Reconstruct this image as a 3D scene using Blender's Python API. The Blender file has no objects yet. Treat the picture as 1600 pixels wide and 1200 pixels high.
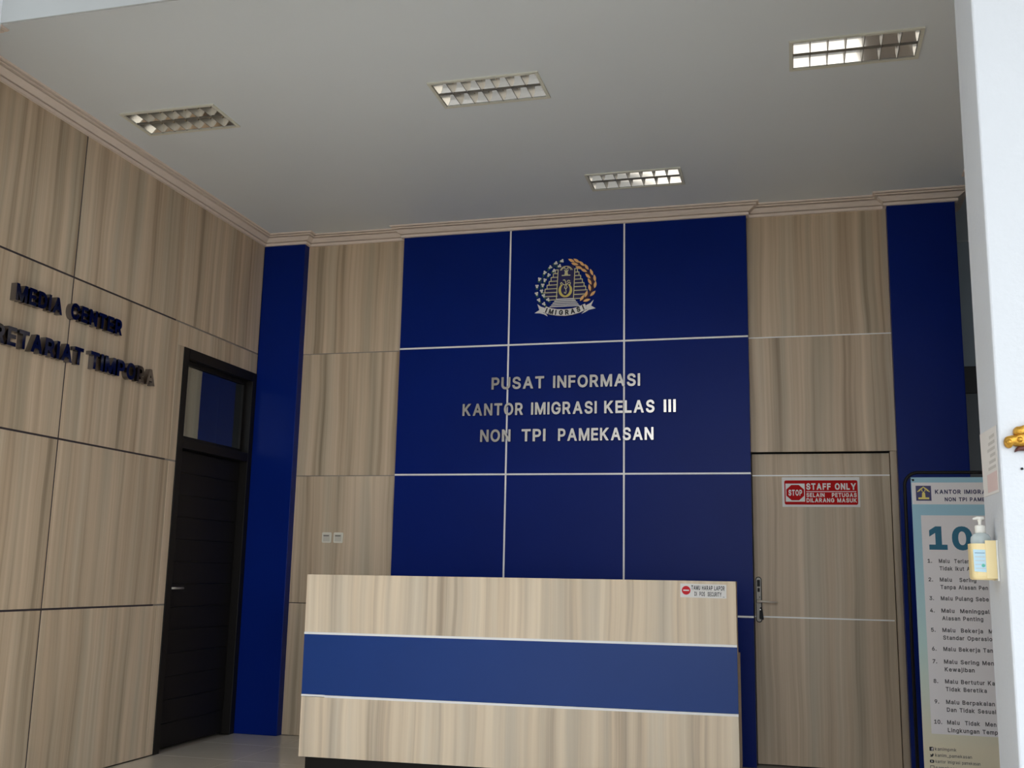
import bpy, bmesh, math, random
from mathutils import Vector, Matrix
from mathutils.geometry import delaunay_2d_cdt

random.seed(7)
scene = bpy.context.scene
COL = scene.collection
V = Vector

# ------------------------------------------------------------------ camera, sky, sun, exposure
EYE = V((0.0, 0.0, 1.27))
FOCAL_PX = 1629.752
YAW, PITCH, ROLL = 0.2655, 0.1797, 0.0211
fwd = V((-math.sin(YAW) * math.cos(PITCH), math.cos(YAW) * math.cos(PITCH), math.sin(PITCH)))
r0 = V((math.cos(YAW), math.sin(YAW), 0.0))
u0 = r0.cross(fwd)
cr = math.cos(ROLL) * r0 + math.sin(ROLL) * u0
cu = -math.sin(ROLL) * r0 + math.cos(ROLL) * u0
cam_data = bpy.data.cameras.new('camera')
cam_data.sensor_fit = 'HORIZONTAL'
cam_data.sensor_width = 36.0
cam_data.lens = 36.0 * FOCAL_PX / 1600.0
cam_data.clip_start = 0.05
cam = bpy.data.objects.new('camera', cam_data)
COL.objects.link(cam)
m = Matrix.Identity(4)
for i in range(3):
    m[i][0] = cr[i]; m[i][1] = cu[i]; m[i][2] = -fwd[i]; m[i][3] = EYE[i]
cam.matrix_world = m
scene.camera = cam

world = bpy.data.worlds.new('sky')
scene.world = world
world.use_nodes = True
wn = world.node_tree.nodes
wl = world.node_tree.links
bg = wn['Background']
bg.inputs['Color'].default_value = (0.86, 0.93, 1.0, 1)
bg.inputs['Strength'].default_value = 1.9

sun_data = bpy.data.lights.new('sun', 'SUN')
sun_data.energy = 8.0
sun_data.angle = math.radians(3)
sun_data.color = (1.0, 0.99, 0.96)
sun = bpy.data.objects.new('sun', sun_data)
COL.objects.link(sun)
sun_dir = V((0.35, 0.28, -1.0))             # high sun from the front left: it lights the yard and a strip of floor just inside the opening
sun.rotation_euler = sun_dir.to_track_quat('-Z', 'Y').to_euler()
sun.location = (2, 12, 12)

scene.view_settings.view_transform = 'Standard'
scene.view_settings.look = 'None'
scene.view_settings.gamma = 1.0
scene.view_settings.use_curve_mapping = False
scene.view_settings.exposure = 1.08

# ------------------------------------------------------------------ helpers
def srgb(r, g, b):
    def f(c):
        c /= 255.0
        return c / 12.92 if c <= 0.04045 else ((c + 0.055) / 1.055) ** 2.4
    return (f(r), f(g), f(b), 1.0)

def mat(name, col, rough=0.5, metal=0.0, spec=0.5, noise=0.0, nscale=3.0, bump=0.0, bscale=200.0, coat=0.0):
    mt = bpy.data.materials.new(name)
    mt.use_nodes = True
    nt = mt.node_tree
    b = nt.nodes['Principled BSDF']
    b.inputs['Base Color'].default_value = col
    b.inputs['Roughness'].default_value = rough
    b.inputs['Metallic'].default_value = metal
    b.inputs['Specular IOR Level'].default_value = spec
    b.inputs['Coat Weight'].default_value = coat
    geo = nt.nodes.new('ShaderNodeNewGeometry')
    if noise > 0:
        n = nt.nodes.new('ShaderNodeTexNoise')
        n.inputs['Scale'].default_value = nscale
        n.inputs['Detail'].default_value = 5
        nt.links.new(geo.outputs['Position'], n.inputs['Vector'])
        mix = nt.nodes.new('ShaderNodeMix'); mix.data_type = 'RGBA'
        mix.inputs[6].default_value = tuple(c * (1 - noise) for c in col[:3]) + (1,)
        mix.inputs[7].default_value = tuple(min(1, c * (1 + noise)) for c in col[:3]) + (1,)
        nt.links.new(n.outputs['Fac'], mix.inputs[0])
        nt.links.new(mix.outputs[2], b.inputs['Base Color'])
    if bump > 0:
        n2 = nt.nodes.new('ShaderNodeTexNoise')
        n2.inputs['Scale'].default_value = bscale
        n2.inputs['Detail'].default_value = 3
        nt.links.new(geo.outputs['Position'], n2.inputs['Vector'])
        bp = nt.nodes.new('ShaderNodeBump')
        bp.inputs['Strength'].default_value = bump
        bp.inputs['Distance'].default_value = 0.01
        nt.links.new(n2.outputs['Fac'], bp.inputs['Height'])
        nt.links.new(bp.outputs['Normal'], b.inputs['Normal'])
    return mt

def wood(name, light, mid, dark, grey, rough=0.42):
    """streaky vertical-grain laminate; every panel samples another piece of the sheet"""
    mt = bpy.data.materials.new(name)
    mt.use_nodes = True
    nt = mt.node_tree; N = nt.nodes; L = nt.links
    b = N['Principled BSDF']
    b.inputs['Roughness'].default_value = rough
    b.inputs['Specular IOR Level'].default_value = 0.35
    geo = N.new('ShaderNodeNewGeometry')
    oi = N.new('ShaderNodeObjectInfo')
    sep = N.new('ShaderNodeSeparateXYZ')
    L.new(geo.outputs['Position'], sep.inputs[0])
    def math_(op, a, bb):
        n = N.new('ShaderNodeMath'); n.operation = op
        for i, x in enumerate((a, bb)):
            if isinstance(x, (int, float)): n.inputs[i].default_value = x
            else: L.new(x, n.inputs[i])
        return n.outputs[0]
    rnd = math_('MULTIPLY', oi.outputs['Random'], 37.0)
    u = math_('ADD', math_('ADD', sep.outputs['X'], sep.outputs['Y']), rnd)
    z = math_('ADD', sep.outputs['Z'], rnd)
    def noise(us, zs, detail, seed):
        c = N.new('ShaderNodeCombineXYZ')
        L.new(math_('MULTIPLY', u, us), c.inputs[0]); L.new(math_('MULTIPLY', z, zs), c.inputs[1]); c.inputs[2].default_value = seed
        n = N.new('ShaderNodeTexNoise'); n.inputs['Scale'].default_value = 1.0
        n.inputs['Detail'].default_value = detail; n.inputs['Roughness'].default_value = 0.55
        L.new(c.outputs[0], n.inputs['Vector'])
        return n.outputs['Fac']
    wob = math_('MULTIPLY', math_('SUBTRACT', noise(2.0, 0.8, 2, 9.0), 0.5), 0.07)
    u = math_('ADD', u, wob)
    n1 = noise(9.5, 0.16, 2, 0.0)
    n2 = noise(34, 0.30, 3, 3.0)
    n3 = noise(150, 0.8, 2, 6.0)
    s = math_('ADD', math_('ADD', math_('MULTIPLY', n1, 0.56), math_('MULTIPLY', n2, 0.37)), math_('MULTIPLY', n3, 0.07))
    ramp = N.new('ShaderNodeValToRGB')
    e = ramp.color_ramp.elements
    e[0].position = 0.34; e[0].color = dark
    e[1].position = 0.64; e[1].color = light
    k = e.new(0.47); k.color = mid
    L.new(s, ramp.inputs[0])
    g = noise(7, 0.25, 2, 14.0)
    gr = N.new('ShaderNodeMapRange'); gr.inputs['From Min'].default_value = 0.44; gr.inputs['From Max'].default_value = 0.66
    gr.inputs['To Max'].default_value = 0.75
    L.new(g, gr.inputs['Value'])
    mix = N.new('ShaderNodeMix'); mix.data_type = 'RGBA'; mix.blend_type = 'MIX'
    mul = N.new('ShaderNodeMix'); mul.data_type = 'RGBA'; mul.blend_type = 'MULTIPLY'
    mul.inputs[0].default_value = 1.0; mul.inputs[7].default_value = grey
    L.new(ramp.outputs[0], mul.inputs[6])
    L.new(gr.outputs[0], mix.inputs[0]); L.new(ramp.outputs[0], mix.inputs[6]); L.new(mul.outputs[2], mix.inputs[7])
    L.new(mix.outputs[2], b.inputs['Base Color'])
    return mt

def link(name, me, m_=None, parent=None, kind=None):
    o = bpy.data.objects.new(name, me)
    COL.objects.link(o)
    if m_ is not None and len(me.materials) == 0:
        me.materials.append(m_)
    if parent is not None: o.parent = parent
    if kind: o['kind'] = kind
    return o

def from_bm(name, bm, m_, parent=None, kind=None, smooth=False):
    bmesh.ops.recalc_face_normals(bm, faces=bm.faces)
    me = bpy.data.meshes.new(name)
    bm.to_mesh(me); bm.free()
    if smooth:
        for p in me.polygons: p.use_smooth = True
    return link(name, me, m_, parent, kind)

def add_box(bm, x0, x1, y0, y1, z0, z1, bevel=0.0):
    vs = [bm.verts.new(p) for p in ((x0, y0, z0), (x1, y0, z0), (x1, y1, z0), (x0, y1, z0), (x0, y0, z1), (x1, y0, z1), (x1, y1, z1), (x0, y1, z1))]
    fs = [bm.faces.new([vs[i] for i in f]) for f in ((0, 3, 2, 1), (4, 5, 6, 7), (0, 1, 5, 4), (1, 2, 6, 5), (2, 3, 7, 6), (3, 0, 4, 7))]
    if bevel > 0:
        es = set(e for f in fs for e in f.edges)
        bmesh.ops.bevel(bm, geom=list(es), offset=bevel, segments=2, affect='EDGES', profile=0.5)

def box(name, x0, x1, y0, y1, z0, z1, m_, parent=None, kind=None, bevel=0.0):
    bm = bmesh.new()
    add_box(bm, x0, x1, y0, y1, z0, z1, bevel)
    return from_bm(name, bm, m_, parent, kind)

def boxes(name, lst, m_, parent=None, kind=None, bevel=0.0):
    bm = bmesh.new()
    for b in lst: add_box(bm, *b, bevel=bevel)
    return from_bm(name, bm, m_, parent, kind)

def tag(o, label, cat, group=None):
    o['label'] = label; o['category'] = cat
    if group: o['group'] = group
    return o

def thing(name, label, cat, loc=(0, 0, 0), group=None):
    o = bpy.data.objects.new(name, None)
    o.empty_display_size = 0.1
    COL.objects.link(o); o.location = loc
    bpy.context.view_layer.update()
    return tag(o, label, cat, group)

def adopt(child, parent):
    """parent keeping the child's world placement (parents are only translated/rotated Empties)"""
    child.parent = parent
    child.matrix_parent_inverse = parent.matrix_world.inverted()
    return child

class Frame:
    """a plane in the room: origin, right, up, outward normal"""
    def __init__(s, o, u, v):
        s.o, s.u, s.v = V(o), V(u).normalized(), V(v).normalized()
        s.n = s.u.cross(s.v)
    def p(s, a, b, c=0.0): return s.o + s.u * a + s.v * b + s.n * c

def add_poly(bm, fr, pts, c0, c1):
    """prism: outline pts in the frame from height c0 to c1"""
    lo = [bm.verts.new(fr.p(a, b, c0)) for a, b in pts]
    hi = [bm.verts.new(fr.p(a, b, c1)) for a, b in pts]
    n = len(pts)
    bm.faces.new(hi); bm.faces.new(lo[::-1])
    for i in range(n):
        j = (i + 1) % n
        bm.faces.new((lo[i], lo[j], hi[j], hi[i]))

def stroke(pts, w, closed=False):
    """outline quads for a polyline of width w"""
    out = []
    n = len(pts)
    L_, R_ = [], []
    for i, (x, y) in enumerate(pts):
        if i == 0: dx, dy = pts[1][0] - x, pts[1][1] - y
        elif i == n - 1: dx, dy = x - pts[-2][0], y - pts[-2][1]
        else: dx, dy = pts[i + 1][0] - pts[i - 1][0], pts[i + 1][1] - pts[i - 1][1]
        l = math.hypot(dx, dy) or 1
        ww = w[i] if isinstance(w, (list, tuple)) else w
        L_.append((x - dy / l * ww / 2, y + dx / l * ww / 2)); R_.append((x + dy / l * ww / 2, y - dx / l * ww / 2))
    return L_ + R_[::-1]

def polys(name, fr, plist, c0, c1, m_, parent=None, bevel=0):
    bm = bmesh.new()
    for p in plist: add_poly(bm, fr, p, c0, c1)
    return from_bm(name, bm, m_, parent)

def rrect(x0, x1, y0, y1, r, seg=5):
    pts = []
    for cx, cy, a0 in ((x1 - r, y1 - r, 0), (x0 + r, y1 - r, 90), (x0 + r, y0 + r, 180), (x1 - r, y0 + r, 270)):
        for i in range(seg + 1):
            a = math.radians(a0 + 90 * i / seg)
            pts.append((cx + r * math.cos(a), cy + r * math.sin(a)))
    return pts

def circle(cx, cy, r, n=24, ry=None):
    return [(cx + r * math.cos(2 * math.pi * i / n), cy + (ry or r) * math.sin(2 * math.pi * i / n)) for i in range(n)]

def lathe(bm, prof, c, n=24):
    rings = []
    for r, z in prof:
        rings.append([bm.verts.new((c[0] + r * math.cos(2 * math.pi * i / n), c[1] + r * math.sin(2 * math.pi * i / n), c[2] + z)) for i in range(n)])
    for a, b in zip(rings, rings[1:]):
        for i in range(n):
            j = (i + 1) % n
            bm.faces.new((a[i], a[j], b[j], b[i]))
    bm.faces.new(rings[0][::-1]); bm.faces.new(rings[-1])

def tube(bm, pts, r, n=10):
    pts = [V(p) for p in pts]
    rings = []
    ref = None
    for i, p in enumerate(pts):
        t = ((pts[min(i + 1, len(pts) - 1)] - pts[max(i - 1, 0)])).normalized()
        a = ref if ref is not None else (V((0, 0, 1)) if abs(t.z) < 0.9 else V((0, 1, 0)))
        a = (a - t * a.dot(t)).normalized(); ref = a
        b = t.cross(a)
        rr = r[i] if isinstance(r, (list, tuple)) else r
        rings.append([bm.verts.new(p + (a * math.cos(2 * math.pi * k / n) + b * math.sin(2 * math.pi * k / n)) * rr) for k in range(n)])
    for A, B in zip(rings, rings[1:]):
        for k in range(n):
            j = (k + 1) % n
            bm.faces.new((A[k], A[j], B[j], B[k]))
    bm.faces.new(rings[0][::-1]); bm.faces.new(rings[-1])

# ---- lettering: sans-serif outlines (x,y pairs in thousandths), thickened and filled into meshes
GLYPHS = {
    'A': [[16,0,201,509,276,509,463,0,395,0,287,302,264,372,232,478,245,478,213,371,191,302,85,0],[110,142,110,199,370,199,370,142]],
    'B': [[60,0,60,509,241,509,289,504,329,491,359,469,381,442,394,410,398,374,395,344,387,320,373,301,356,286,315,267,315,262,339,257,363,245,385,227,402,203,414,173,418,136,413,100,400,67,377,39,344,18,301,4,247,0],[125,57,245,57,296,63,330,80,349,105,355,137,352,161,342,184,327,203,306,218,279,228,248,231,125,231],[125,285,238,285,265,288,288,296,308,309,323,326,333,348,336,372,330,403,313,429,283,446,240,452,125,452]],
    'C': [[267,-7,205,1,150,25,104,63,70,115,48,179,40,254,48,329,70,393,104,445,150,484,205,508,267,516,305,513,340,504,373,490,402,471,427,447,448,418,463,385,473,348,408,348,401,373,389,395,357,428,315,449,267,456,223,450,184,432,150,403,125,364,109,314,103,254,109,194,125,145,151,105,184,76,223,59,267,53,315,60,357,81,389,114,408,160,473,160,463,124,448,91,428,62,402,38,373,19,341,5,305,-4]],
    'D': [[219,0,96,0,96,57,215,57,272,63,318,81,354,110,379,149,394,198,399,255,394,312,379,361,354,399,320,428,275,446,221,452,93,452,93,509,225,509,294,501,353,478,399,441,433,391,455,329,462,255,455,181,433,119,398,68,351,31,291,8],[125,509,125,0,60,0,60,509]],
    'E': [[60,0,60,509,372,509,372,452,125,452,125,286,355,286,355,229,125,229,125,57,375,57,375,0]],
    'F': [[60,0,60,509,369,509,369,452,125,452,125,278,346,278,346,221,125,221,125,0]],
    'G': [[269,-7,205,1,149,25,104,64,69,116,47,179,40,254,47,329,69,393,103,445,149,484,203,508,265,516,304,513,340,504,374,489,403,469,429,445,449,416,465,384,474,349,408,349,387,393,356,427,315,448,265,456,222,450,183,432,150,404,125,364,109,314,103,254,109,194,125,145,151,105,184,76,224,59,269,53,309,57,345,71,374,93,396,123,410,160,415,202,434,199,283,199,283,256,478,256,478,200,471,141,451,91,419,50,377,19,326,0]],
    'H': [[60,0,60,509,125,509,125,289,392,289,392,509,457,509,457,0,392,0,392,232,125,232,125,0]],
    'I': [[60,0,60,509,125,509,125,0]],
    'J': [[185,-7,124,3,75,33,44,81,33,145,33,173,98,173,98,145,104,104,122,74,149,56,185,50,220,56,248,74,266,104,272,145,272,509,336,509,336,145,326,81,294,33,246,3]],
    'K': [[104,145,104,216,139,261,174,303,212,344,364,509,448,509,231,276,228,276],[60,0,60,509,125,509,125,334,124,225,125,193,125,0],[372,0,188,259,228,309,449,0]],
    'L': [[60,0,60,509,125,509,125,57,361,57,361,0]],
    'M': [[60,0,60,509,152,509,277,187,287,159,299,123,311,84,322,49,307,49,318,83,330,121,342,158,352,187,476,509,568,509,568,0,504,0,504,291,504,327,505,369,506,413,507,457,513,457,498,409,482,363,467,322,456,291,342,0,286,0,170,291,159,321,145,361,129,408,112,457,119,457,120,416,121,372,122,328,122,291,122,0]],
    'N': [[60,0,60,509,136,509,343,183,363,151,388,107,414,55,405,54,401,108,399,157,399,195,399,509,463,509,463,0,387,0,202,290,177,331,148,381,108,452,119,454,122,384,124,328,125,291,125,0]],
    'O': [[267,-7,205,1,150,25,105,63,70,115,48,179,40,254,48,329,70,393,105,445,150,484,205,508,267,516,329,508,384,484,429,445,464,393,486,329,493,254,486,179,464,115,429,63,384,25,329,1],[267,53,310,59,349,76,383,105,408,144,425,194,430,254,425,314,408,365,383,404,349,433,310,450,267,456,223,450,184,433,151,404,125,364,109,314,103,254,109,194,125,144,151,105,184,76,223,59]],
    'P': [[60,0,60,509,235,509,289,503,332,487,366,462,390,430,404,391,409,348,404,304,390,265,366,233,332,207,289,191,235,186,109,186,109,242,233,242,269,246,297,256,318,272,333,294,342,319,344,348,342,376,333,402,318,423,297,439,268,449,232,452,125,452,125,0]],
    'R': [[60,0,60,509,236,509,290,504,333,489,367,465,390,433,405,395,409,352,405,309,390,271,367,240,333,217,289,203,236,198,96,198,96,255,234,255,269,258,298,267,319,281,334,300,342,324,345,352,342,380,334,405,319,425,298,440,269,449,233,452,125,452,125,0],[353,0,230,229,303,229,428,0]],
    'S': [[224,-9,172,-4,128,9,91,31,64,60,46,96,38,137,104,137,110,110,123,88,142,71,166,59,194,52,224,49,257,52,286,60,311,74,329,92,341,114,346,139,342,161,332,179,316,193,296,205,245,222,184,239,128,260,86,289,60,326,52,372,58,413,75,448,102,476,138,498,180,511,227,516,275,511,316,498,351,476,377,449,394,415,401,378,337,378,326,412,302,437,267,453,225,459,194,456,167,448,145,435,129,418,118,398,115,376,119,352,131,334,148,319,169,308,212,293,264,279,312,264,359,238,379,220,395,198,405,171,408,139,403,99,386,64,360,34,323,11,278,-4]],
    'T': [[32,452,32,509,417,509,417,452,257,452,257,0,193,0,193,452]],
    'U': [[259,-8,203,-2,154,15,114,43,85,80,66,124,60,173,60,509,124,509,124,178,128,144,141,113,160,87,187,68,220,56,259,52,298,56,331,68,357,87,377,113,389,144,393,178,393,509,457,509,457,173,451,124,433,80,403,43,363,15,315,-2]],
    'Y': [[203,0,203,208,16,509,91,509,192,344,222,292,250,230,224,230,251,293,280,344,381,509,455,509,268,208,268,0]],
    'a': [[160,-9,126,-5,94,5,68,22,48,45,35,73,30,108,34,138,43,161,58,179,78,193,125,211,178,220,234,227,265,235,273,243,276,255,276,257,273,279,267,297,256,311,240,322,220,329,196,331,171,329,149,322,118,301,100,274,41,291,57,322,79,346,104,364,133,375,163,382,194,384,239,379,286,360,306,343,322,320,333,290,337,251,337,0,277,0,277,52,272,52,252,25,215,1,190,-6],[170,45,202,49,228,59,248,74,263,93,272,115,276,138,276,190,259,182,231,176,200,171,175,168,134,159,117,150,103,139,95,124,92,105,94,87,102,72,114,61,130,52]],
    'b': [[229,-8,198,-5,172,4,138,31,118,59,112,59,112,0,53,0,53,509,114,509,114,319,118,319,137,346,171,373,197,381,229,384,274,378,313,361,345,332,370,293,385,245,390,189,385,133,370,84,346,45,313,16,274,-2],[220,47,253,51,279,66,301,88,316,117,325,151,328,189,325,227,316,261,301,290,280,311,253,325,220,330,188,325,161,312,140,291,125,263,116,229,113,189,116,150,125,115,140,86,162,65,188,51]],
    'd': [[195,-8,151,-2,111,16,79,45,55,84,39,133,34,189,39,245,55,293,79,332,112,361,151,378,196,384,228,381,253,373,287,346,306,319,311,319,311,509,372,509,372,0,313,0,313,59,307,59,287,31,252,4,227,-5],[205,47,236,51,263,65,284,86,299,115,309,150,312,189,309,229,300,263,284,291,263,312,237,325,205,330,172,325,145,311,124,290,108,261,99,227,96,189,99,151,109,117,124,88,145,66,172,51]],
    'e': [[212,-8,161,-2,117,16,82,46,56,85,40,132,34,187,39,242,55,290,81,329,115,359,157,378,205,384,236,382,266,374,294,361,319,341,341,315,357,282,368,242,371,194,371,169,75,169,75,221,338,221,310,202,307,237,298,269,283,294,263,314,237,326,205,330,173,326,146,313,125,294,109,270,99,241,96,211,96,178,100,139,110,106,128,80,151,61,179,50,212,46,254,53,285,73,306,105,365,91,353,63,335,39,311,19,283,4,249,-5]],
    'f': [[228,379,228,327,6,327,6,379],[81,0,81,432,84,461,96,486,113,505,135,519,161,527,187,530,222,527,243,521,227,468,215,472,195,474,171,470,154,460,145,443,142,419,142,0]],
    'g': [[207,-151,168,-148,134,-140,105,-127,82,-110,64,-91,51,-69,101,-41,122,-66,154,-88,178,-95,207,-97,249,-92,282,-75,304,-47,311,-6,311,68,306,68,287,41,252,16,227,8,195,5,152,10,113,27,80,53,55,90,39,136,34,191,39,246,55,293,80,332,112,361,152,378,196,384,228,382,253,373,288,346,308,319,313,319,313,379,372,379,372,-9,367,-54,350,-90,324,-117,291,-136,251,-147],[205,59,237,63,264,75,285,95,300,121,309,154,312,193,309,231,300,264,285,291,264,312,237,325,205,330,172,325,145,312,124,290,109,262,99,229,96,193,99,155,109,123,124,96,145,76,172,63]],
    'h': [[114,227,114,0,53,0,53,509,114,509,114,287,102,287,124,332,152,362,187,379,227,384,264,380,295,369,321,349,341,321,353,285,357,240,357,0,296,0,296,235,290,275,273,304,246,323,210,329,184,326,161,317,141,303,126,283,117,257]],
    'i': [[53,0,53,379,114,379,114,0],[84,443,67,446,54,455,44,468,41,483,44,499,54,512,67,521,84,524,100,521,114,512,123,499,126,483,123,468,114,455,100,446]],
    'j': [[53,379,114,379,114,-30,111,-63,102,-90,86,-113,65,-129,37,-139,4,-143,-10,-143,-10,-87,2,-87,25,-83,40,-72,50,-54,53,-29],[83,443,67,446,53,455,44,468,41,483,44,499,53,512,67,521,83,524,100,521,114,512,123,499,126,483,123,468,114,455,100,446]],
    'k': [[110,137,110,212,121,212,284,379,360,379,184,199,177,199],[53,0,53,509,114,509,114,0],[294,0,148,186,191,229,372,0]],
    'l': [[139,-2,101,3,74,20,58,47,53,84,53,509,114,509,114,99,115,77,120,62,130,54,146,52,160,53,170,54,181,3,162,-1]],
    'm': [[53,0,53,379,112,379,112,295,108,295,118,323,132,346,151,363,172,376,195,384,219,386,257,380,287,361,309,331,321,295,312,295,322,321,337,343,357,361,381,375,407,383,437,386,468,383,497,372,522,354,541,328,553,296,557,255,557,0,496,0,496,254,490,289,473,313,447,326,419,330,395,328,374,320,358,307,345,290,338,270,335,247,335,0,274,0,274,260,269,288,253,311,229,326,199,330,178,328,158,320,140,307,126,289,117,266,114,238,114,0]],
    'n': [[114,227,114,0,53,0,53,379,112,379,112,287,102,287,124,332,152,362,187,379,227,384,264,380,295,369,321,349,341,321,353,285,357,240,357,0,296,0,296,235,290,275,273,304,246,323,210,329,184,326,161,317,141,303,126,283,117,257]],
    'o': [[207,-8,159,-2,117,16,82,46,56,85,40,133,34,187,40,243,56,291,82,330,117,360,159,378,207,384,256,378,299,360,333,330,359,291,376,243,381,187,376,133,359,85,333,46,299,16,256,-2],[207,46,242,51,270,66,292,89,307,117,316,151,319,187,316,224,307,258,292,287,270,310,242,325,207,330,173,325,145,310,124,287,108,258,99,224,96,187,99,151,108,117,124,89,145,66,173,51]],
    'p': [[53,-143,53,379,112,379,112,319,118,319,137,346,171,373,197,381,229,384,274,378,313,361,345,332,370,293,385,245,390,189,385,133,370,84,346,45,313,16,274,-2,229,-8,198,-5,173,4,138,31,118,59,114,59,114,-143],[220,47,253,51,279,66,301,88,316,117,325,151,328,189,325,227,316,261,301,290,280,311,253,325,220,330,188,325,161,312,140,291,125,263,116,229,113,189,116,150,125,115,140,86,162,65,188,51]],
    'r': [[53,0,53,379,112,379,112,321,115,321,130,347,152,367,181,380,213,385,229,384,243,384,243,322,230,324,207,326,182,323,159,315,140,301,126,284,117,262,114,237,114,0]],
    's': [[182,-8,145,-5,112,3,84,18,62,38,45,63,36,94,94,107,105,79,124,60,150,49,181,45,217,50,244,62,262,81,268,103,265,121,254,136,237,147,212,155,149,170,104,186,72,208,53,237,47,274,51,305,65,332,87,354,115,370,149,381,187,384,223,381,254,372,279,358,299,339,314,316,324,290,268,277,258,298,243,316,219,328,187,333,156,329,131,317,114,299,109,277,112,258,124,243,144,232,172,223,229,209,275,194,306,171,325,142,331,107,326,75,312,47,290,24,260,6,223,-5]],
    't': [[204,379,204,327,6,327,6,379],[65,471,126,471,126,98,128,76,136,61,150,53,170,50,185,51,202,54,213,2,192,-3,168,-4,125,2,92,21,72,52,65,93]],
    'u': [[182,-5,146,-1,115,11,89,31,69,59,57,95,53,139,53,379,114,379,114,144,119,105,137,75,164,56,200,50,226,53,249,62,268,77,283,97,293,122,296,153,296,379,357,379,357,0,298,0,298,92,307,92,286,47,257,17,222,0]],
    'w': [[138,0,23,379,87,379,133,214,154,137,175,41,165,41,186,135,206,214,252,379,316,379,362,214,382,136,402,41,391,41,413,135,434,214,480,379,545,379,429,0,368,0,319,172,305,225,291,280,277,338,291,338,277,280,263,225,248,172,199,0]],
    '0': [[227,-7,174,1,130,24,95,62,69,113,53,178,48,254,53,330,69,395,95,447,130,484,174,508,227,516,279,508,323,484,358,447,384,395,400,330,405,254,400,178,384,113,359,62,323,24,279,1],[227,50,261,56,290,74,313,103,330,144,340,194,344,254,340,314,330,365,313,405,290,435,261,453,227,460,192,453,163,435,140,405,123,365,113,314,109,254,113,194,123,144,140,103,163,74,192,56]],
    '1': [[76,0,76,55,391,55,391,0],[276,509,276,0,212,0,212,448,209,448,86,358,86,427,198,509]],
    '2': [[64,0,64,47,234,229,282,282,311,327,318,348,320,371,317,397,308,419,293,436,273,449,250,457,224,460,196,457,172,447,153,433,139,413,130,390,127,362,66,362,71,405,86,442,111,473,143,496,182,511,225,516,268,511,306,497,337,474,361,445,376,411,381,372,378,345,371,318,357,290,336,259,267,180,153,60,153,57,389,57,389,0]],
    '3': [[218,-7,173,-3,133,10,98,30,70,57,52,91,44,132,109,132,115,107,126,87,144,71,165,59,191,52,219,50,248,53,275,61,297,74,315,93,325,116,329,145,326,172,316,196,299,217,275,234,242,244,201,248,157,248,157,299,288,448,288,452,70,452,70,509,372,509,372,461,211,278,211,289,264,288,308,276,344,253,371,222,387,186,393,145,387,103,370,66,344,36,309,12,266,-2]],
    '4': [[40,105,40,158,247,509,311,509,109,166,109,163,413,163,413,105],[282,0,282,121,282,146,282,318,343,318,343,0]],
    '5': [[221,-7,178,-2,140,11,108,32,83,60,66,93,60,130,122,130,127,108,138,89,154,73,173,60,196,52,221,50,250,53,276,64,298,82,314,104,324,131,328,162,324,193,314,221,297,244,275,262,248,273,218,277,167,268,145,258,128,246,67,253,96,509,366,509,366,452,151,452,134,301,136,301,155,315,178,325,203,331,229,334,263,330,294,321,321,306,345,285,364,260,379,231,388,199,391,163,385,117,369,76,343,41,309,15,268,-1]],
    '6': [[226,-7,182,-1,142,15,109,40,84,74,69,115,64,162,68,199,80,239,102,285,137,340,252,509,322,509,151,261,145,261,165,288,196,307,235,314,278,309,316,295,346,271,370,240,384,201,389,157,384,112,368,73,343,39,310,14,271,-2],[226,48,254,52,279,63,299,79,314,101,324,128,327,157,324,187,314,213,299,235,279,251,254,262,226,265,198,262,174,252,153,235,138,214,128,188,125,158,128,128,138,102,153,79,174,63,198,52]],
    '7': [[97,0,323,448,323,452,62,452,62,509,391,509,391,449,165,0]],
    '8': [[226,-7,178,-2,136,11,101,33,74,62,57,96,52,135,55,166,65,195,81,220,101,241,125,256,153,265,153,267,119,282,93,308,76,342,70,380,75,417,90,450,114,477,146,498,184,511,226,516,269,511,306,498,337,477,361,450,377,417,382,380,376,342,359,308,333,282,300,267,300,265,327,256,351,241,372,220,387,195,397,166,401,135,395,96,378,62,352,33,317,11,275,-2],[226,49,258,52,285,60,307,74,323,91,333,113,337,139,333,165,322,189,305,208,283,223,256,232,226,235,196,232,169,223,147,208,130,189,119,165,115,139,119,113,129,91,145,74,167,60,195,52],[226,290,252,292,274,300,293,313,307,330,316,351,319,376,316,399,308,420,294,437,275,449,252,457,226,460,200,457,177,449,159,437,145,420,136,399,133,376,136,351,145,330,159,313,178,300,201,292]],
    '9': [[226,516,271,510,310,494,343,468,368,434,384,393,389,347,385,309,373,270,350,224,315,168,200,0,130,0,301,248,307,248,287,221,257,202,218,195,175,199,137,214,106,237,83,269,68,307,64,352,69,397,85,436,110,469,143,494,182,510],[226,460,199,457,174,446,154,429,138,407,129,381,125,352,129,322,138,295,154,274,174,257,199,247,226,243,254,247,279,257,299,273,314,295,324,321,327,350,324,381,314,407,299,429,279,446,254,457]],
    '.': [[95,-4,78,-1,63,9,53,24,50,41,53,59,63,73,78,83,95,87,113,83,128,73,138,59,141,41,138,24,128,9,113,-1]],
    '_': [[319,0,319,-56,0,-56,0,0]],
}

GLYPHS[','] = [[60, -90, 85, 65, 150, 65, 110, -90]]

def fatten(c, d):
    """move a closed outline outwards by d (holes run the other way round, so they shrink)"""
    out = []
    n = len(c)
    for i in range(n):
        p0, p, p1 = V(c[i - 1]), V(c[i]), V(c[(i + 1) % n])
        a, b = (p - p0).normalized(), (p1 - p).normalized()
        na, nb = V((-a.y, a.x)), V((-b.y, b.x))
        h = na + nb
        k = h.dot(h)
        h = h * (2.0 / k) if k > 0.5 else h.normalized() * 2.0
        out.append(p + h * d)
    return out

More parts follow.
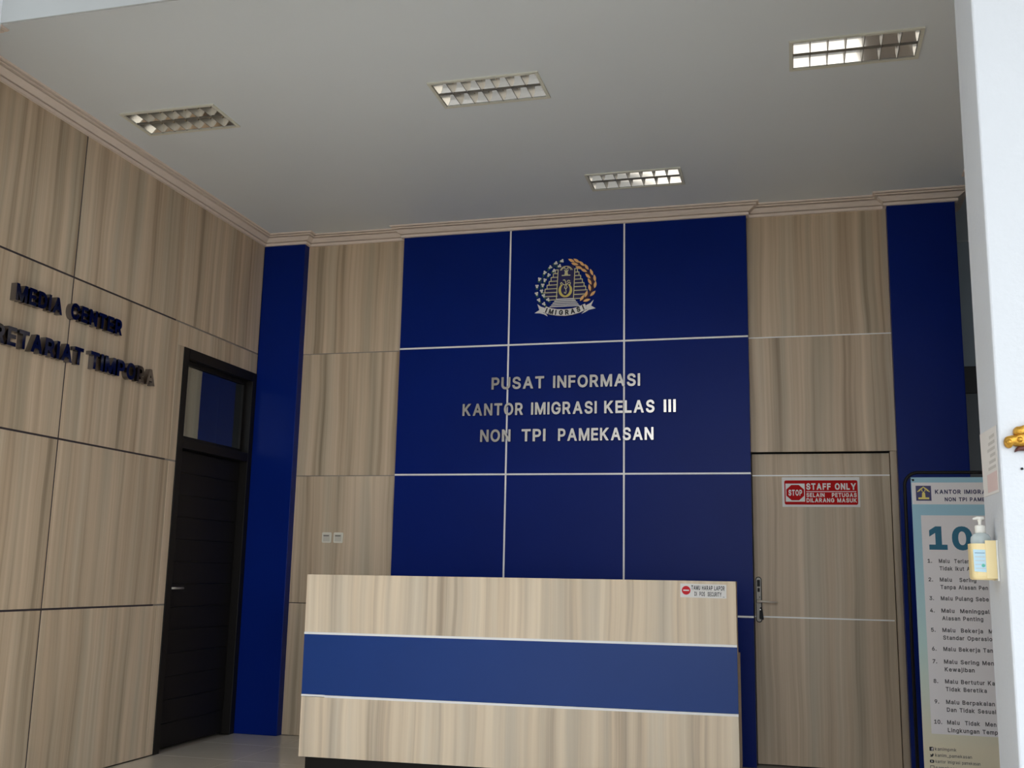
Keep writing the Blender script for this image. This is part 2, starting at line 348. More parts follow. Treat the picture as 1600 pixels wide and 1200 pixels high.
_gc = {}
def glyph(ch, bold, res=3):
    """solid of one character, normalised so that x starts at 0 and the cap height is 1; z runs -0.5..0.5"""
    k = (ch, round(bold, 4))
    if k not in _gc:
        d = bold * 900
        cs = [fatten([(c[i], c[i + 1]) for i in range(0, len(c), 2)], d) for c in GLYPHS[ch]]
        vs, es = [], []
        for c in cs:
            n0 = len(vs); vs += c
            es += [(n0 + i, n0 + (i + 1) % len(c)) for i in range(len(c))]
        tv, _, tf, _, _, _ = delaunay_2d_cdt(vs, es, [], 0, 1e-4)
        def wind(x, y):
            w = 0
            for c in cs:
                for i in range(len(c)):
                    p, q = c[i - 1], c[i]
                    if (p.y <= y) != (q.y <= y):
                        if p.x + (y - p.y) / (q.y - p.y) * (q.x - p.x) > x: w += 1 if q.y > p.y else -1
            return w
        keep = []
        for f in tf:                                        # strokes wind clockwise; counters cancel them out
            cx = sum(tv[i].x for i in f) / len(f); cy = sum(tv[i].y for i in f) / len(f)
            if wind(cx, cy) < 0:
                a2 = sum(tv[f[k - 1]].x * tv[f[k]].y - tv[f[k]].x * tv[f[k - 1]].y for k in range(len(f)))
                keep.append(tuple(f) if a2 > 0 else tuple(f[::-1]))
        n = len(tv)
        raw = [(v.x / 1000, v.y / 1000, 0.5) for v in tv] + [(v.x / 1000, v.y / 1000, -0.5) for v in tv]
        fs = list(keep) + [tuple(i + n for i in f[::-1]) for f in keep]
        he = set((f[k - 1], f[k]) for f in keep for k in range(len(f)))
        fs += [(p, p + n, q + n, q) for p, q in he if (q, p) not in he]
        used = sorted(set(i for f in fs for i in f)); idx = {v: i for i, v in enumerate(used)}
        raw = [raw[i] for i in used]; fs = [tuple(idx[i] for i in f) for f in fs]
        h = 0.509 + 2 * d / 1000; y0 = -d / 1000
        x0 = min(v[0] for v in raw); x1 = max(v[0] for v in raw)
        co = [((v[0] - x0) / h, (v[1] - y0) / h, v[2]) for v in raw]
        _gc[k] = (co, fs, (x1 - x0) / h)
    return _gc[k]

def layout(word, width, cap, bold, gap=0.17):
    ws = [(glyph(c, bold)[2] if c != ' ' else 0.42) for c in word]
    total = sum(ws) + gap * (len(word) - 1)
    sx = width / (total * cap)
    x = 0; out = []
    for c, w in zip(word, ws):
        if c != ' ': out.append((c, x * cap * sx))
        x += w + gap
    return out, sx

def letters(parent, fr, word, a, b, width, cap, depth, m_, bold=0.02, slant_b=0.0, gap=0.17):
    """separate solid letters standing on the frame plane: parts of the sign"""
    pos, sx = layout(word, width, cap, bold, gap)
    for c, x in pos:
        co, fs, w = glyph(c, bold)
        yy = b + slant_b * (x / width)
        vs = [fr.p(a + x + p[0] * cap * sx, yy + p[1] * cap, (p[2] + 0.5) * depth) - parent.location for p in co]
        me = bpy.data.meshes.new('letter')
        me.from_pydata(vs, [], fs); me.update()
        link('letter', me, m_, parent)

def print_line(parent, fr, text, a, b, width, cap, m_, bold=0.02, c=0.0006, name='printed_text', gap=0.17, split=False):
    """flat printed lettering c above the plane: large print as single letters, small print as one part"""
    pos, sx = layout(text, width, cap, bold, gap)
    groups = [[q] for q in pos] if split else [pos]
    for g_ in groups:
        raw, faces = [], []
        for ch, x in g_:
            co, fs, w = glyph(ch, bold)
            n0 = len(raw)
            raw += [fr.p(a + x + p[0] * cap * sx, b + p[1] * cap, c + (p[2] + 0.5) * 0.0004) - parent.location for p in co]
            faces += [tuple(i + n0 for i in f) for f in fs]
        me = bpy.data.meshes.new('printed_letter' if split else name)
        me.from_pydata(raw, [], faces); me.update()
        link(me.name.split('.')[0], me, m_, parent, kind=None if split or len(g_) == 1 else 'stuff')

# ------------------------------------------------------------------ materials
M = {}
M['wood'] = wood('laminate_oak_streaks', srgb(221, 199, 172), srgb(197, 174, 147), srgb(157, 134, 109), srgb(226, 234, 237))
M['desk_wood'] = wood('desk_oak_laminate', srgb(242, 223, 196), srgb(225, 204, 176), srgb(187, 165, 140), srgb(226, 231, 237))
M['blue'] = mat('blue_laminate', (0.0012, 0.014, 0.16, 1), rough=0.32, spec=0.10, noise=0.12, nscale=2.0)
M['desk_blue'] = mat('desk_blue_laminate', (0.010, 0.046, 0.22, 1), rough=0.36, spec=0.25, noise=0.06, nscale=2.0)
M['white_metal'] = mat('white_aluminium_strip', srgb(246, 244, 242), rough=0.32, metal=0.0, spec=0.6)
M['dull_metal'] = mat('worn_strip', srgb(150, 140, 130), rough=0.5, metal=0.3, noise=0.35, nscale=6)
M['dark_joint'] = mat('dark_joint_strip', srgb(72, 64, 66), rough=0.45, metal=0.3, noise=0.2, nscale=8)
M['ceiling'] = mat('grey_ceiling_paint', srgb(228, 233, 236), rough=0.55, spec=0.3, noise=0.03, nscale=1.2)
M['cornice'] = mat('cream_plaster', srgb(236, 220, 207), rough=0.6, noise=0.05, nscale=12)
M['white_paint'] = mat('white_column_paint', srgb(214, 216, 219), rough=0.55, noise=0.025, nscale=6, bump=0.15, bscale=60)
M['beam_paint'] = mat('grey_white_paint', srgb(172, 174, 173), rough=0.6, noise=0.03)
M['blocker_paint'] = mat('light_blocker_paint', srgb(150, 149, 147), rough=0.7, noise=0.05)  # for the unseen light-blocking masses outside
M['tile'] = mat('beige_polished_tile', srgb(220, 212, 197), rough=0.14, spec=0.5, noise=0.06, nscale=4)
M['grout'] = mat('tile_grout', srgb(150, 140, 125), rough=0.8)
M['yard'] = mat('yard_concrete', srgb(122, 121, 119), rough=0.85, noise=0.12, nscale=1.5)
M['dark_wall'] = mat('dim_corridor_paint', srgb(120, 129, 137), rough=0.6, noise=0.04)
M['room_paint'] = mat('side_room_paint', srgb(190, 188, 180), rough=0.7)
M['black_wood'] = mat('dark_espresso_wood', srgb(26, 23, 21), rough=0.45, spec=0.2, noise=0.2, nscale=14)
M['dark_glass'] = mat('dark_window_glass', srgb(34, 40, 44), rough=0.35, spec=0.25)
M['black'] = mat('black_paint', srgb(14, 14, 15), rough=0.5, spec=0.25)
M['lever'] = mat('satin_lever_metal', srgb(228, 216, 200), rough=0.35, metal=0.25)
M['chrome'] = mat('polished_letter_metal', srgb(190, 183, 175), rough=0.20, metal=1.0)
M['dark_chrome'] = mat('mirror_letter_metal', srgb(132, 130, 134), rough=0.08, metal=1.0)
M['steel'] = mat('brushed_steel', srgb(200, 194, 184), rough=0.35, metal=0.6)
M['lock_grey'] = mat('lock_grey_metal', srgb(128, 122, 114), rough=0.4, metal=0.5)
M['reflector'] = mat('mirror_reflector', srgb(250, 242, 230), rough=0.06, metal=1.0)
M['lamp_frame'] = mat('lamp_frame_enamel', srgb(222, 220, 205), rough=0.45)
M['lamp_grey'] = mat('lamp_louvre_enamel', srgb(150, 146, 136), rough=0.35, metal=0.4)
M['louvre'] = mat('lamp_louvre_metal', srgb(190, 188, 182), rough=0.25, metal=1.0)
M['white_plastic'] = mat('white_plastic', srgb(238, 236, 228), rough=0.35)
M['ivory_plastic'] = mat('ivory_switch_plastic', srgb(226, 220, 205), rough=0.4)
M['rocker'] = mat('rocker_plastic', srgb(206, 200, 186), rough=0.4)
M['rocker_mark'] = mat('rocker_mark', srgb(110, 105, 95), rough=0.5)
M['sign_white'] = mat('sign_white_vinyl', srgb(232, 228, 224), rough=0.45)
M['sign_red'] = mat('sign_red_vinyl', srgb(190, 4, 8), rough=0.5, spec=0.12)
M['plaque_red'] = mat('plaque_red_vinyl', srgb(208, 40, 50), rough=0.5, spec=0.15)
M['ink'] = mat('black_print', srgb(32, 30, 32), rough=0.6)
M['navy_ink'] = mat('navy_print', srgb(40, 40, 84), rough=0.6)
M['grey_ink'] = mat('charcoal_print', srgb(70, 68, 72), rough=0.6)
M['teal_ink'] = mat('teal_print', srgb(28, 100, 128), rough=0.6)
M['banner_box'] = mat('banner_pale_panel', srgb(222, 218, 220), rough=0.55)
M['gold'] = mat('gold_leaf', srgb(206, 154, 60), rough=0.38, metal=0.75, noise=0.25, nscale=30, bump=0.3, bscale=90)
M['maroon'] = mat('maroon_paint', srgb(92, 48, 40), rough=0.5)
M['paper'] = mat('notice_paper', srgb(226, 220, 214), rough=0.8)
M['paper_pink'] = mat('notice_pink_print', srgb(222, 196, 190), rough=0.8)
M['faint_ink'] = mat('faded_print', srgb(200, 194, 187), rough=0.8)
M['holder'] = mat('cream_plastic_holder', srgb(246, 222, 164), rough=0.35)
M['pump_white'] = mat('pump_plastic', srgb(240, 236, 226), rough=0.3)
M['label_blue'] = mat('pale_blue_label', srgb(192, 222, 236), rough=0.5)
M['label_green'] = mat('green_label_mark', srgb(96, 190, 170), rough=0.5)
M['emb_navy'] = mat('emblem_navy', srgb(30, 24, 88), rough=0.4)
M['emb_line'] = mat('emblem_cream_line', srgb(226, 218, 170), rough=0.45)
M['emb_yellow'] = mat('emblem_yellow', srgb(226, 208, 110), rough=0.45)
M['emb_white'] = mat('emblem_white', srgb(236, 232, 228), rough=0.45)
M['emb_green'] = mat('emblem_green', srgb(44, 92, 70), rough=0.5)
M['emb_orange'] = mat('emblem_orange', srgb(246, 192, 124), rough=0.45)
M['emb_maroon'] = mat('emblem_maroon', srgb(58, 18, 44), rough=0.5)

# translucent bottle
bt = bpy.data.materials.new('clear_bottle_plastic'); bt.use_nodes = True
b = bt.node_tree.nodes['Principled BSDF']
b.inputs['Base Color'].default_value = srgb(226, 236, 236); b.inputs['Roughness'].default_value = 0.15
b.inputs['Transmission Weight'].default_value = 0.45; b.inputs['IOR'].default_value = 1.2
M['bottle'] = bt

# tinted reflective transom glass
gm = bpy.data.materials.new('tinted_transom_glass'); gm.use_nodes = True
nt = gm.node_tree
for n in list(nt.nodes):
    if n.type == 'BSDF_PRINCIPLED': nt.nodes.remove(n)
gl = nt.nodes.new('ShaderNodeBsdfGlossy'); gl.inputs['Roughness'].default_value = 0.03; gl.inputs['Color'].default_value = (0.9, 0.95, 0.95, 1)
tr = nt.nodes.new('ShaderNodeBsdfTransparent'); tr.inputs['Color'].default_value = (0.25, 0.3, 0.3, 1)
mx = nt.nodes.new('ShaderNodeMixShader'); mx.inputs[0].default_value = 0.38
nt.links.new(tr.outputs[0], mx.inputs[1]); nt.links.new(gl.outputs[0], mx.inputs[2])
nt.links.new(mx.outputs[0], nt.nodes['Material Output'].inputs['Surface'])
M['glass'] = gm

# banner print: pale teal fading to cream down the sheet
bm_ = bpy.data.materials.new('banner_print'); bm_.use_nodes = True
nt = bm_.node_tree
b = nt.nodes['Principled BSDF']; b.inputs['Roughness'].default_value = 0.5
geo = nt.nodes.new('ShaderNodeNewGeometry'); sp = nt.nodes.new('ShaderNodeSeparateXYZ')
mr = nt.nodes.new('ShaderNodeMapRange'); mr.inputs['From Min'].default_value = 0.40; mr.inputs['From Max'].default_value = 1.50
rp = nt.nodes.new('ShaderNodeValToRGB')
rp.color_ramp.elements[0].color = srgb(214, 204, 178); rp.color_ramp.elements[1].color = srgb(148, 190, 208)
k = rp.color_ramp.elements.new(0.5); k.color = srgb(178, 206, 204)
nt.links.new(geo.outputs['Position'], sp.inputs[0]); nt.links.new(sp.outputs['Z'], mr.inputs['Value'])
nt.links.new(mr.outputs[0], rp.inputs[0]); nt.links.new(rp.outputs[0], b.inputs['Base Color'])
M['banner'] = bm_

# ------------------------------------------------------------------ measures of the room (metres)
XL, XR = -4.27, 1.27                 # finished faces of the side walls
YB = 7.72                            # finished face of the oak back wall
YBLUE = 7.65                         # face of the blue feature panels, 7 cm proud
YP = 7.64                            # face of the left blue pilaster
ZC = 4.03                            # ceiling
H1, H2, H3 = 3.019, 2.012, 1.006     # panel joints
GX = (-3.017, -2.115, -1.209, -0.293)
YF = 3.5                             # inner face of the front beam line
DY0, DY1, DZ = 6.565, 7.636, 2.85    # side door opening
S = 'structure'

# ------------------------------------------------------------------ shell: yard, floor, ceiling, roof
box('ground', -40, 40, -60, 2.7, -0.45, -0.30, M['yard'], kind=S)
boxes('wall_light_blocker', [(-16, -4.7, -8.0, 1.0, -0.45, 7.0), (-16, -3.5, -12.0, -8.0, -0.45, 7.0)], M['blocker_paint'], kind=S)  # unseen masses, added to block light from the left and front left
box('ceiling_shade_canopy', -3.1, 6.0, -2.0, 3.2, 4.45, 4.65, M['beam_paint'], kind=S)  # unseen canopy, added to shade the column; left edge set by the sun strip
box('floor_step', -5.5, 3.5, 2.7, 3.0, -0.45, -0.15, M['tile'], kind=S)
fl = box('floor', -4.6, 3.5, 3.0, 9.0, -0.45, -0.008, M['grout'], kind=S)
tile_me = None
for i in range(10):
    for j in range(9):
        x0 = -4.27 + i * 0.6; y0 = 3.0 + j * 0.6
        if x0 > 1.3 or y0 > 7.7: continue
        if tile_me is None:
            bm = bmesh.new(); add_box(bm, 0.0015, 0.5985, 0.0015, 0.5985, -0.008, 0.0, bevel=0.0012)
            o = from_bm('floor_tile', bm, M['tile'], fl); tile_me = o.data
        else:
            o = link('floor_tile', tile_me, None, fl)
        o.location = (x0, y0, 0)

LAMPS = [(-3.985, -3.332, 5.222, 5.552, 'grey louvred ceiling light nearest the oak side wall, dull and unlit'),
         (-1.972, -1.318, 5.248, 5.580, 'louvred ceiling light in the middle of the front row of three'),
         (0.038, 0.704, 5.217, 5.546, 'louvred ceiling light nearest the white column, right end of the front row'),
         (-1.358, -0.690, 6.806, 7.121, 'louvred ceiling light closest to the blue feature wall, above the crest')]
xs = sorted(set([-4.6, 1.6] + [l[0] + 0.012 for l in LAMPS] + [l[1] - 0.012 for l in LAMPS]))
ys = sorted(set([3.45, 9.0] + [l[2] + 0.012 for l in LAMPS] + [l[3] - 0.012 for l in LAMPS]))
bm = bmesh.new()
for x0, x1 in zip(xs, xs[1:]):
    for y0, y1 in zip(ys, ys[1:]):
        cx, cy = (x0 + x1) / 2, (y0 + y1) / 2
        if any(l[0] < cx < l[1] and l[2] < cy < l[3] for l in LAMPS): continue
        add_box(bm, x0, x1, y0, y1, ZC, ZC + 0.012)
bmesh.ops.remove_doubles(bm, verts=bm.verts, dist=1e-5)
from_bm('ceiling', bm, M['ceiling'], kind=S)
box('ceiling_slab', -4.8, 3.6, 3.2, 9.2, ZC + 0.13, ZC + 0.4, M['beam_paint'], kind=S)

# ------------------------------------------------------------------ left wall: oak panels, dark joints, door opening
wl_ = boxes('wall_left', [(-4.6, -4.288, 3.2, DY0, 0, ZC + 0.13), (-4.6, -4.288, DY0, DY1, DZ, ZC + 0.13), (-4.6, -4.288, DY1, 9.0, 0, ZC + 0.13)], M['black'], kind=S)
V1, V2 = 5.317, 6.483
rows = ((0.0, H3), (H3, H2), (H2, H1), (H1, ZC))
g = 0.006
def panel(par, x0, x1, y0, y1, z0, z1, m_, name='wall_panel'):
    return box(name, x0, x1, y0, y1, z0, z1, m_, par, bevel=0.0015)
for a, c in ((3.50, 4.15), (4.15, V1), (V1, V2)):
    for z0, z1 in rows:
        panel(wl_, -4.288, XL, a + g, c - (g if c != V2 else 0.0015), max(z0 + g, 0.002), z1 - g, M['wood'])
for z0, z1 in rows[:2] + ((H2, DZ - 0.0),):
    panel(wl_, -4.288, XL, V2 + 0.0015, DY0, max(z0 + g, 0.002), z1 - (g if z1 < DZ else 0), M['wood'])
panel(wl_, -4.288, XL, V2 + 0.0015, DY1, DZ + 0.001, H1 - g, M['wood'])
panel(wl_, -4.288, XL, V2 + 0.0015, DY1, H1 + g, ZC, M['wood'])
def joint(par, *b, m_='dark_joint'):
    return box('joint_strip', *b, M[m_], par)
for z in (H1, H2, H3):
    joint(wl_, -4.287, XL - 0.001, 3.5, V2 - 0.05, z - g, z + g)
joint(wl_, -4.287, XL - 0.002, V2 - 0.05, DY1, H1 - g, H1 + g, m_='dull_metal')
for z in (H2, H3):
    joint(wl_, -4.287, XL - 0.002, V2 - 0.05, DY0, z - g, z + g, m_='dull_metal')
for y in (4.15, V1):
    for z0, z1 in rows:
        joint(wl_, -4.287, XL - 0.003, y - g, y + g, z0 + g, z1 - g)

# side room behind the transom glass
boxes('wall_side_room', [(-7.0, -6.9, 4.5, 9.0, 0, 3.2), (-7.0, -4.6, 4.4, 4.5, 0, 3.2), (-7.0, -4.6, 9.0, 9.1, 0, 3.2), (-7.0, -4.6, 4.4, 9.1, 3.2, 3.3), (-7.0, -4.6, 4.4, 9.1, -0.1, 0.0)], M['room_paint'], kind=S)

# door_1: dark side door with transom
d1 = boxes('door_1', [(-4.40, -4.262, DY0, DY0 + 0.065, 0, DZ), (-4.40, -4.262, DY1 - 0.065, DY1, 0, DZ), (-4.40, -4.262, DY0 + 0.065, DY1 - 0.065, DZ - 0.075, DZ), (-4.40, -4.262, DY0 + 0.065, DY1 - 0.065, 2.115, 2.185)], M['black_wood'], kind=S, bevel=0.003)
lf = box('door_leaf', -4.375, -4.335, DY0 + 0.068, DY1 - 0.068, 0.012, 2.112, M['black_wood'], d1, bevel=0.003)
for k in range(13):                                       # horizontal boards of the leaf
    z0 = 0.02 + k * 0.1605
    box('door_board', -4.335, -4.329, DY0 + 0.072, DY1 - 0.072, z0 + 0.004, z0 + 0.1565, M['black_wood'], lf, bevel=0.002)
boxes('transom_sash', [(-4.36, -4.32, DY0 + 0.065, DY0 + 0.10, 2.185, DZ - 0.075), (-4.36, -4.32, DY1 - 0.10, DY1 - 0.065, 2.185, DZ - 0.075), (-4.36, -4.32, DY0 + 0.10, DY1 - 0.10, 2.185, 2.215), (-4.36, -4.32, DY0 + 0.10, DY1 - 0.10, DZ - 0.105, DZ - 0.075)], M['black_wood'], d1)
box('transom_glass', -4.345, -4.339, DY0 + 0.10, DY1 - 0.10, 2.215, DZ - 0.105, M['glass'], d1)
bm = bmesh.new()
add_box(bm, -4.329, -4.323, 6.655, 6.695, 1.03, 1.20, bevel=0.002)
hd = from_bm('handle_plate', bm, M['black'], d1)
bm = bmesh.new()
tube(bm, [(-4.323, 6.675, 1.117), (-4.285, 6.675, 1.117), (-4.280, 6.68, 1.117), (-4.278, 6.70, 1.117), (-4.278, 6.80, 1.117)], 0.009, 10)
from_bm('door_handle', bm, M['steel'], d1, smooth=True)

# ------------------------------------------------------------------ back wall
wb = boxes('wall_back', [(-4.6, -0.29, YB + 0.018, 9.0, 0, ZC + 0.13), (-0.29, 0.72, YB + 0.018, 9.0, 2.172, ZC + 0.13), (-0.29, 0.72, YB + 0.09, 9.0, 0, 2.172)], M['black'], kind=S)
XA = -3.897
for z0, z1 in rows:
    t = 0.003
    panel(wb, XA - 0.02, GX[0] + 0.05, YB, YB + 0.018, max(z0 + t, 0.002), z1 - t, M['wood'])
for z, mm in ((H1, 'dull_metal'), (H2, 'dull_metal'), (H3, 'dark_joint')):
    joint(wb, XA - 0.02, GX[0] + 0.05, YB + 0.001, YB + 0.0175, z - 0.003, z + 0.003, m_=mm)
joint(wb, XA + 0.0, GX[0], YB - 0.0015, YB, H2 - 0.003, H2 + 0.004, m_='dull_metal')
joint(wb, XA + 0.12, GX[0], YB - 0.0015, YB, H1 - 0.003, H1 + 0.004, m_='dull_metal')
# blue feature panels, each with its edges, white strips between
sw = 0.0065
for i in range(3):
    for z0, z1 in rows:
        x0 = GX[i] + (0 if i == 0 else sw); x1 = GX[i + 1] - (0 if i == 2 else sw)
        box('blue_panel', x0, x1, YBLUE, YB + 0.018, max(z0 + (sw if z0 > 0 else 0), 0.002), z1 - (sw if z1 < ZC else 0), M['blue'], wb, bevel=0.001)
for z in (H1, H2, H3):
    box('white_strip', GX[0], GX[3], YBLUE - 0.002, YB + 0.01, z - sw, z + sw, M['white_metal'], wb)
for x in GX[1:3]:
    for z0, z1 in rows:
        box('white_strip', x - sw, x + sw, YBLUE - 0.002, YB + 0.01, z0 + (sw if z0 > 0 else 0), z1 - (sw if z1 < ZC else 0), M['white_metal'], wb)
# oak over the staff door
XD1, XJ = 0.655, 0.703
panel(wb, GX[3], XJ, YB, YB + 0.018, 2.172, H1 - 0.004, M['wood'])
panel(wb, GX[3], XJ, YB, YB + 0.018, H1 + 0.004, ZC, M['wood'])
box('white_strip', GX[3], XJ, YB - 0.0015, YB + 0.015, H1 - 0.004, H1 + 0.004, M['white_metal'], wb)
# staff door: flush oak leaf set back behind the lintel, jamb board on the right
d2 = boxes('door_2', [(XD1 + 0.004, XJ, YB + 0.008, YB + 0.09, 0, 2.171)], M['wood'], kind=S, bevel=0.002)
YD = YB + 0.035
box('door_leaf', -0.288, XD1, YD, YD + 0.04, 0.012, 2.160, M['wood'], d2, bevel=0.002)
box('white_strip', -0.288, XD1, YD - 0.002, YD, H2 - 0.012, H2 - 0.003, M['white_metal'], d2)
box('white_strip', -0.288, XD1 - 0.01, YD - 0.002, YD, H3 - 0.004, H3 + 0.005, M['white_metal'], d2)
frD = Frame((0, YD, 0), (1, 0, 0), (0, 0, 1))            # normal points to -Y (towards the viewer)
lk = polys('door_lock', frD, [rrect(-0.281, -0.238, 0.966, 1.284, 0.020)], 0.0, 0.004, M['black'], d2)
polys('lock_plate', frD, [rrect(-0.275, -0.244, 0.972, 1.278, 0.015)], 0.004, 0.012, M['lock_grey'], lk)
polys('lock_marks', frD, [rrect(-0.270, -0.249, 1.215, 1.262, 0.003), rrect(-0.268, -0.251, 1.178, 1.205, 0.003), rrect(-0.256, -0.250, 1.138, 1.146, 0.002)], 0.012, 0.0126, M['black'], lk)
bm = bmesh.new()
tube(bm, [(-0.260, YD - 0.010, 1.113), (-0.260, YD - 0.045, 1.113), (-0.254, YD - 0.052, 1.113), (-0.235, YD - 0.054, 1.113), (-0.128, YD - 0.054, 1.109)], [0.012, 0.012, 0.010, 0.008, 0.006], 10)
from_bm('door_lever', bm, M['lever'], lk, smooth=True)

key = thing('key', 'dark key with black fob hanging from the lock of the staff door', 'key', (-0.250, YD - 0.013, 1.05))
frK = Frame((0, YD, 0), (1, 0, 0), (0, 0, 1))
k1 = polys('key_shank', frK, [[(-0.254, 1.052), (-0.246, 1.052), (-0.246, 1.060), (-0.254, 1.060)]], 0.0125, 0.03, M['steel'])
k2 = polys('key_fob', frK, [[(-0.252, 1.070), (-0.242, 1.073), (-0.236, 1.06), (-0.228, 0.995), (-0.229, 0.985), (-0.256, 0.992), (-0.258, 1.0), (-0.256, 1.04)]], 0.018, 0.028, M['black'])
adopt(k1, key); adopt(k2, key)

# pilasters
box('wall_pilaster', XL, XA, YP, YB + 0.02, 0, ZC, M['blue'], kind=S, bevel=0.004)
box('wall_pilaster', XJ, 1.163, YBLUE, 8.1, 0, ZC, M['blue'], kind=S, bevel=0.004)

# right wall hidden behind the column, with the opening beside the pilaster
wr = boxes('wall_right', [(XR + 0.018, 1.5, 3.2, 7.27, 0, ZC + 0.13)], M['black'], kind=S)
for a, c in ((3.5, 4.7), (4.7, 5.98), (5.98, 7.27)):
    for z0, z1 in rows:
        panel(wr, XR, XR + 0.018, a + g, c - g, max(z0 + g, 0.002), z1 - g, M['wood'])
boxes('wall_corridor', [(0.72, 3.5, 8.9, 9.0, 0, ZC), (3.4, 3.5, 3.2, 8.9, 0, ZC), (1.5, 3.5, 3.2, 9.0, ZC, ZC + 0.1)], M['dark_wall'], kind=S)
w1 = boxes('window_1', [(1.20, 1.27, 8.86, 8.9, 1.0, 2.98), (1.27, 2.6, 8.86, 8.9, 2.76, 2.98), (1.27, 2.6, 8.86, 8.9, 1.0, 1.08), (2.53, 2.6, 8.86, 8.9, 1.08, 2.76), (1.27, 2.53, 8.86, 8.9, 2.0, 2.05)], M['black_wood'], kind=S, bevel=0.003)
box('window_pane', 1.27, 2.53, 8.875, 8.88, 2.05, 2.76, M['dark_glass'], w1)
box('window_pane', 1.27, 2.53, 8.875, 8.88, 1.08, 2.0, M['dark_glass'], w1)

# ------------------------------------------------------------------ cornice: one moulded profile mitred round the room
PROF = [(0.0, 3.946), (0.022, 3.946), (0.022, 3.966), (0.004, 3.967), (0.004, 3.973), (0.026, 3.974), (0.036, 3.980), (0.050, 3.989), (0.064, 4.000), (0.044, 4.001), (0.044, 4.006), (0.080, 4.007), (0.080, 4.015), (0.062, 4.0155), (0.062, 4.0195), (0.094, 4.020), (0.098, 4.0295), (0.0, 4.0295)]
def sweep(path, segs):
    """path: wall-face corner points, room interior on the right-hand side; segs: {object name: segment indices}"""
    pts = [V((p[0], p[1])) for p in path]
    offs = []
    for i, p in enumerate(pts):
        ns = []
        if i > 0: d = (p - pts[i - 1]).normalized(); ns.append(V((d.y, -d.x)))
        if i < len(pts) - 1: d = (pts[i + 1] - p).normalized(); ns.append(V((d.y, -d.x)))
        if len(ns) == 1: offs.append(ns[0])
        else:
            h = ns[0] + ns[1]; offs.append(h * (2.0 / h.dot(h)))
    for name, idx in segs.items():
        bm = bmesh.new()
        for i in idx:
            A = [bm.verts.new((pts[i].x + offs[i].x * q, pts[i].y + offs[i].y * q, z)) for q, z in PROF]
            B = [bm.verts.new((pts[i + 1].x + offs[i + 1].x * q, pts[i + 1].y + offs[i + 1].y * q, z)) for q, z in PROF]
            n = len(PROF)
            for k in range(n):
                j = (k + 1) % n
                bm.faces.new((A[k], B[k], B[j], A[j]))
            bm.faces.new(A); bm.faces.new(B[::-1])
        from_bm(name, bm, M['cornice'], kind=S)
sweep([(-4.02, 3.56), (-4.02, 4.10), (XL, 4.10), (XL, YP), (XA, YP), (XA, YB), (GX[0], YB), (GX[0], YBLUE), (GX[3], YBLUE), (GX[3], YB), (XJ, YB), (XJ, YBLUE), (1.163, YBLUE), (1.163, 8.05)],
      {'trim_1': [0, 1, 2], 'trim_2': list(range(3, 13))})
sweep([(1.5, 7.27), (XR, 7.27), (XR, 3.56)], {'trim_3': [0, 1]})

# ------------------------------------------------------------------ front: columns, beam, inner pilaster
box('column', 0.566, 0.96, 3.2, YF, -0.15, ZC + 0.13, M['white_paint'], kind=S, bevel=0.006)
box('column', -3.72, -3.318, 3.2, YF, -0.15, ZC + 0.13, M['white_paint'], kind=S, bevel=0.006)
box('wall_front_pilaster', XL, -4.02, 3.5, 4.10, 0, ZC, M['beam_paint'], kind=S)
boxes('wall_front_beam', [(-3.318, 0.566, YF - 0.008, YF + 0.004, 3.606, ZC + 0.13), (0.96, 1.5, YF - 0.008, YF + 0.004, 3.606, ZC + 0.13), (-4.6, -3.72, YF - 0.008, YF + 0.004, 3.606, ZC + 0.13)], M['beam_paint'], kind=S)

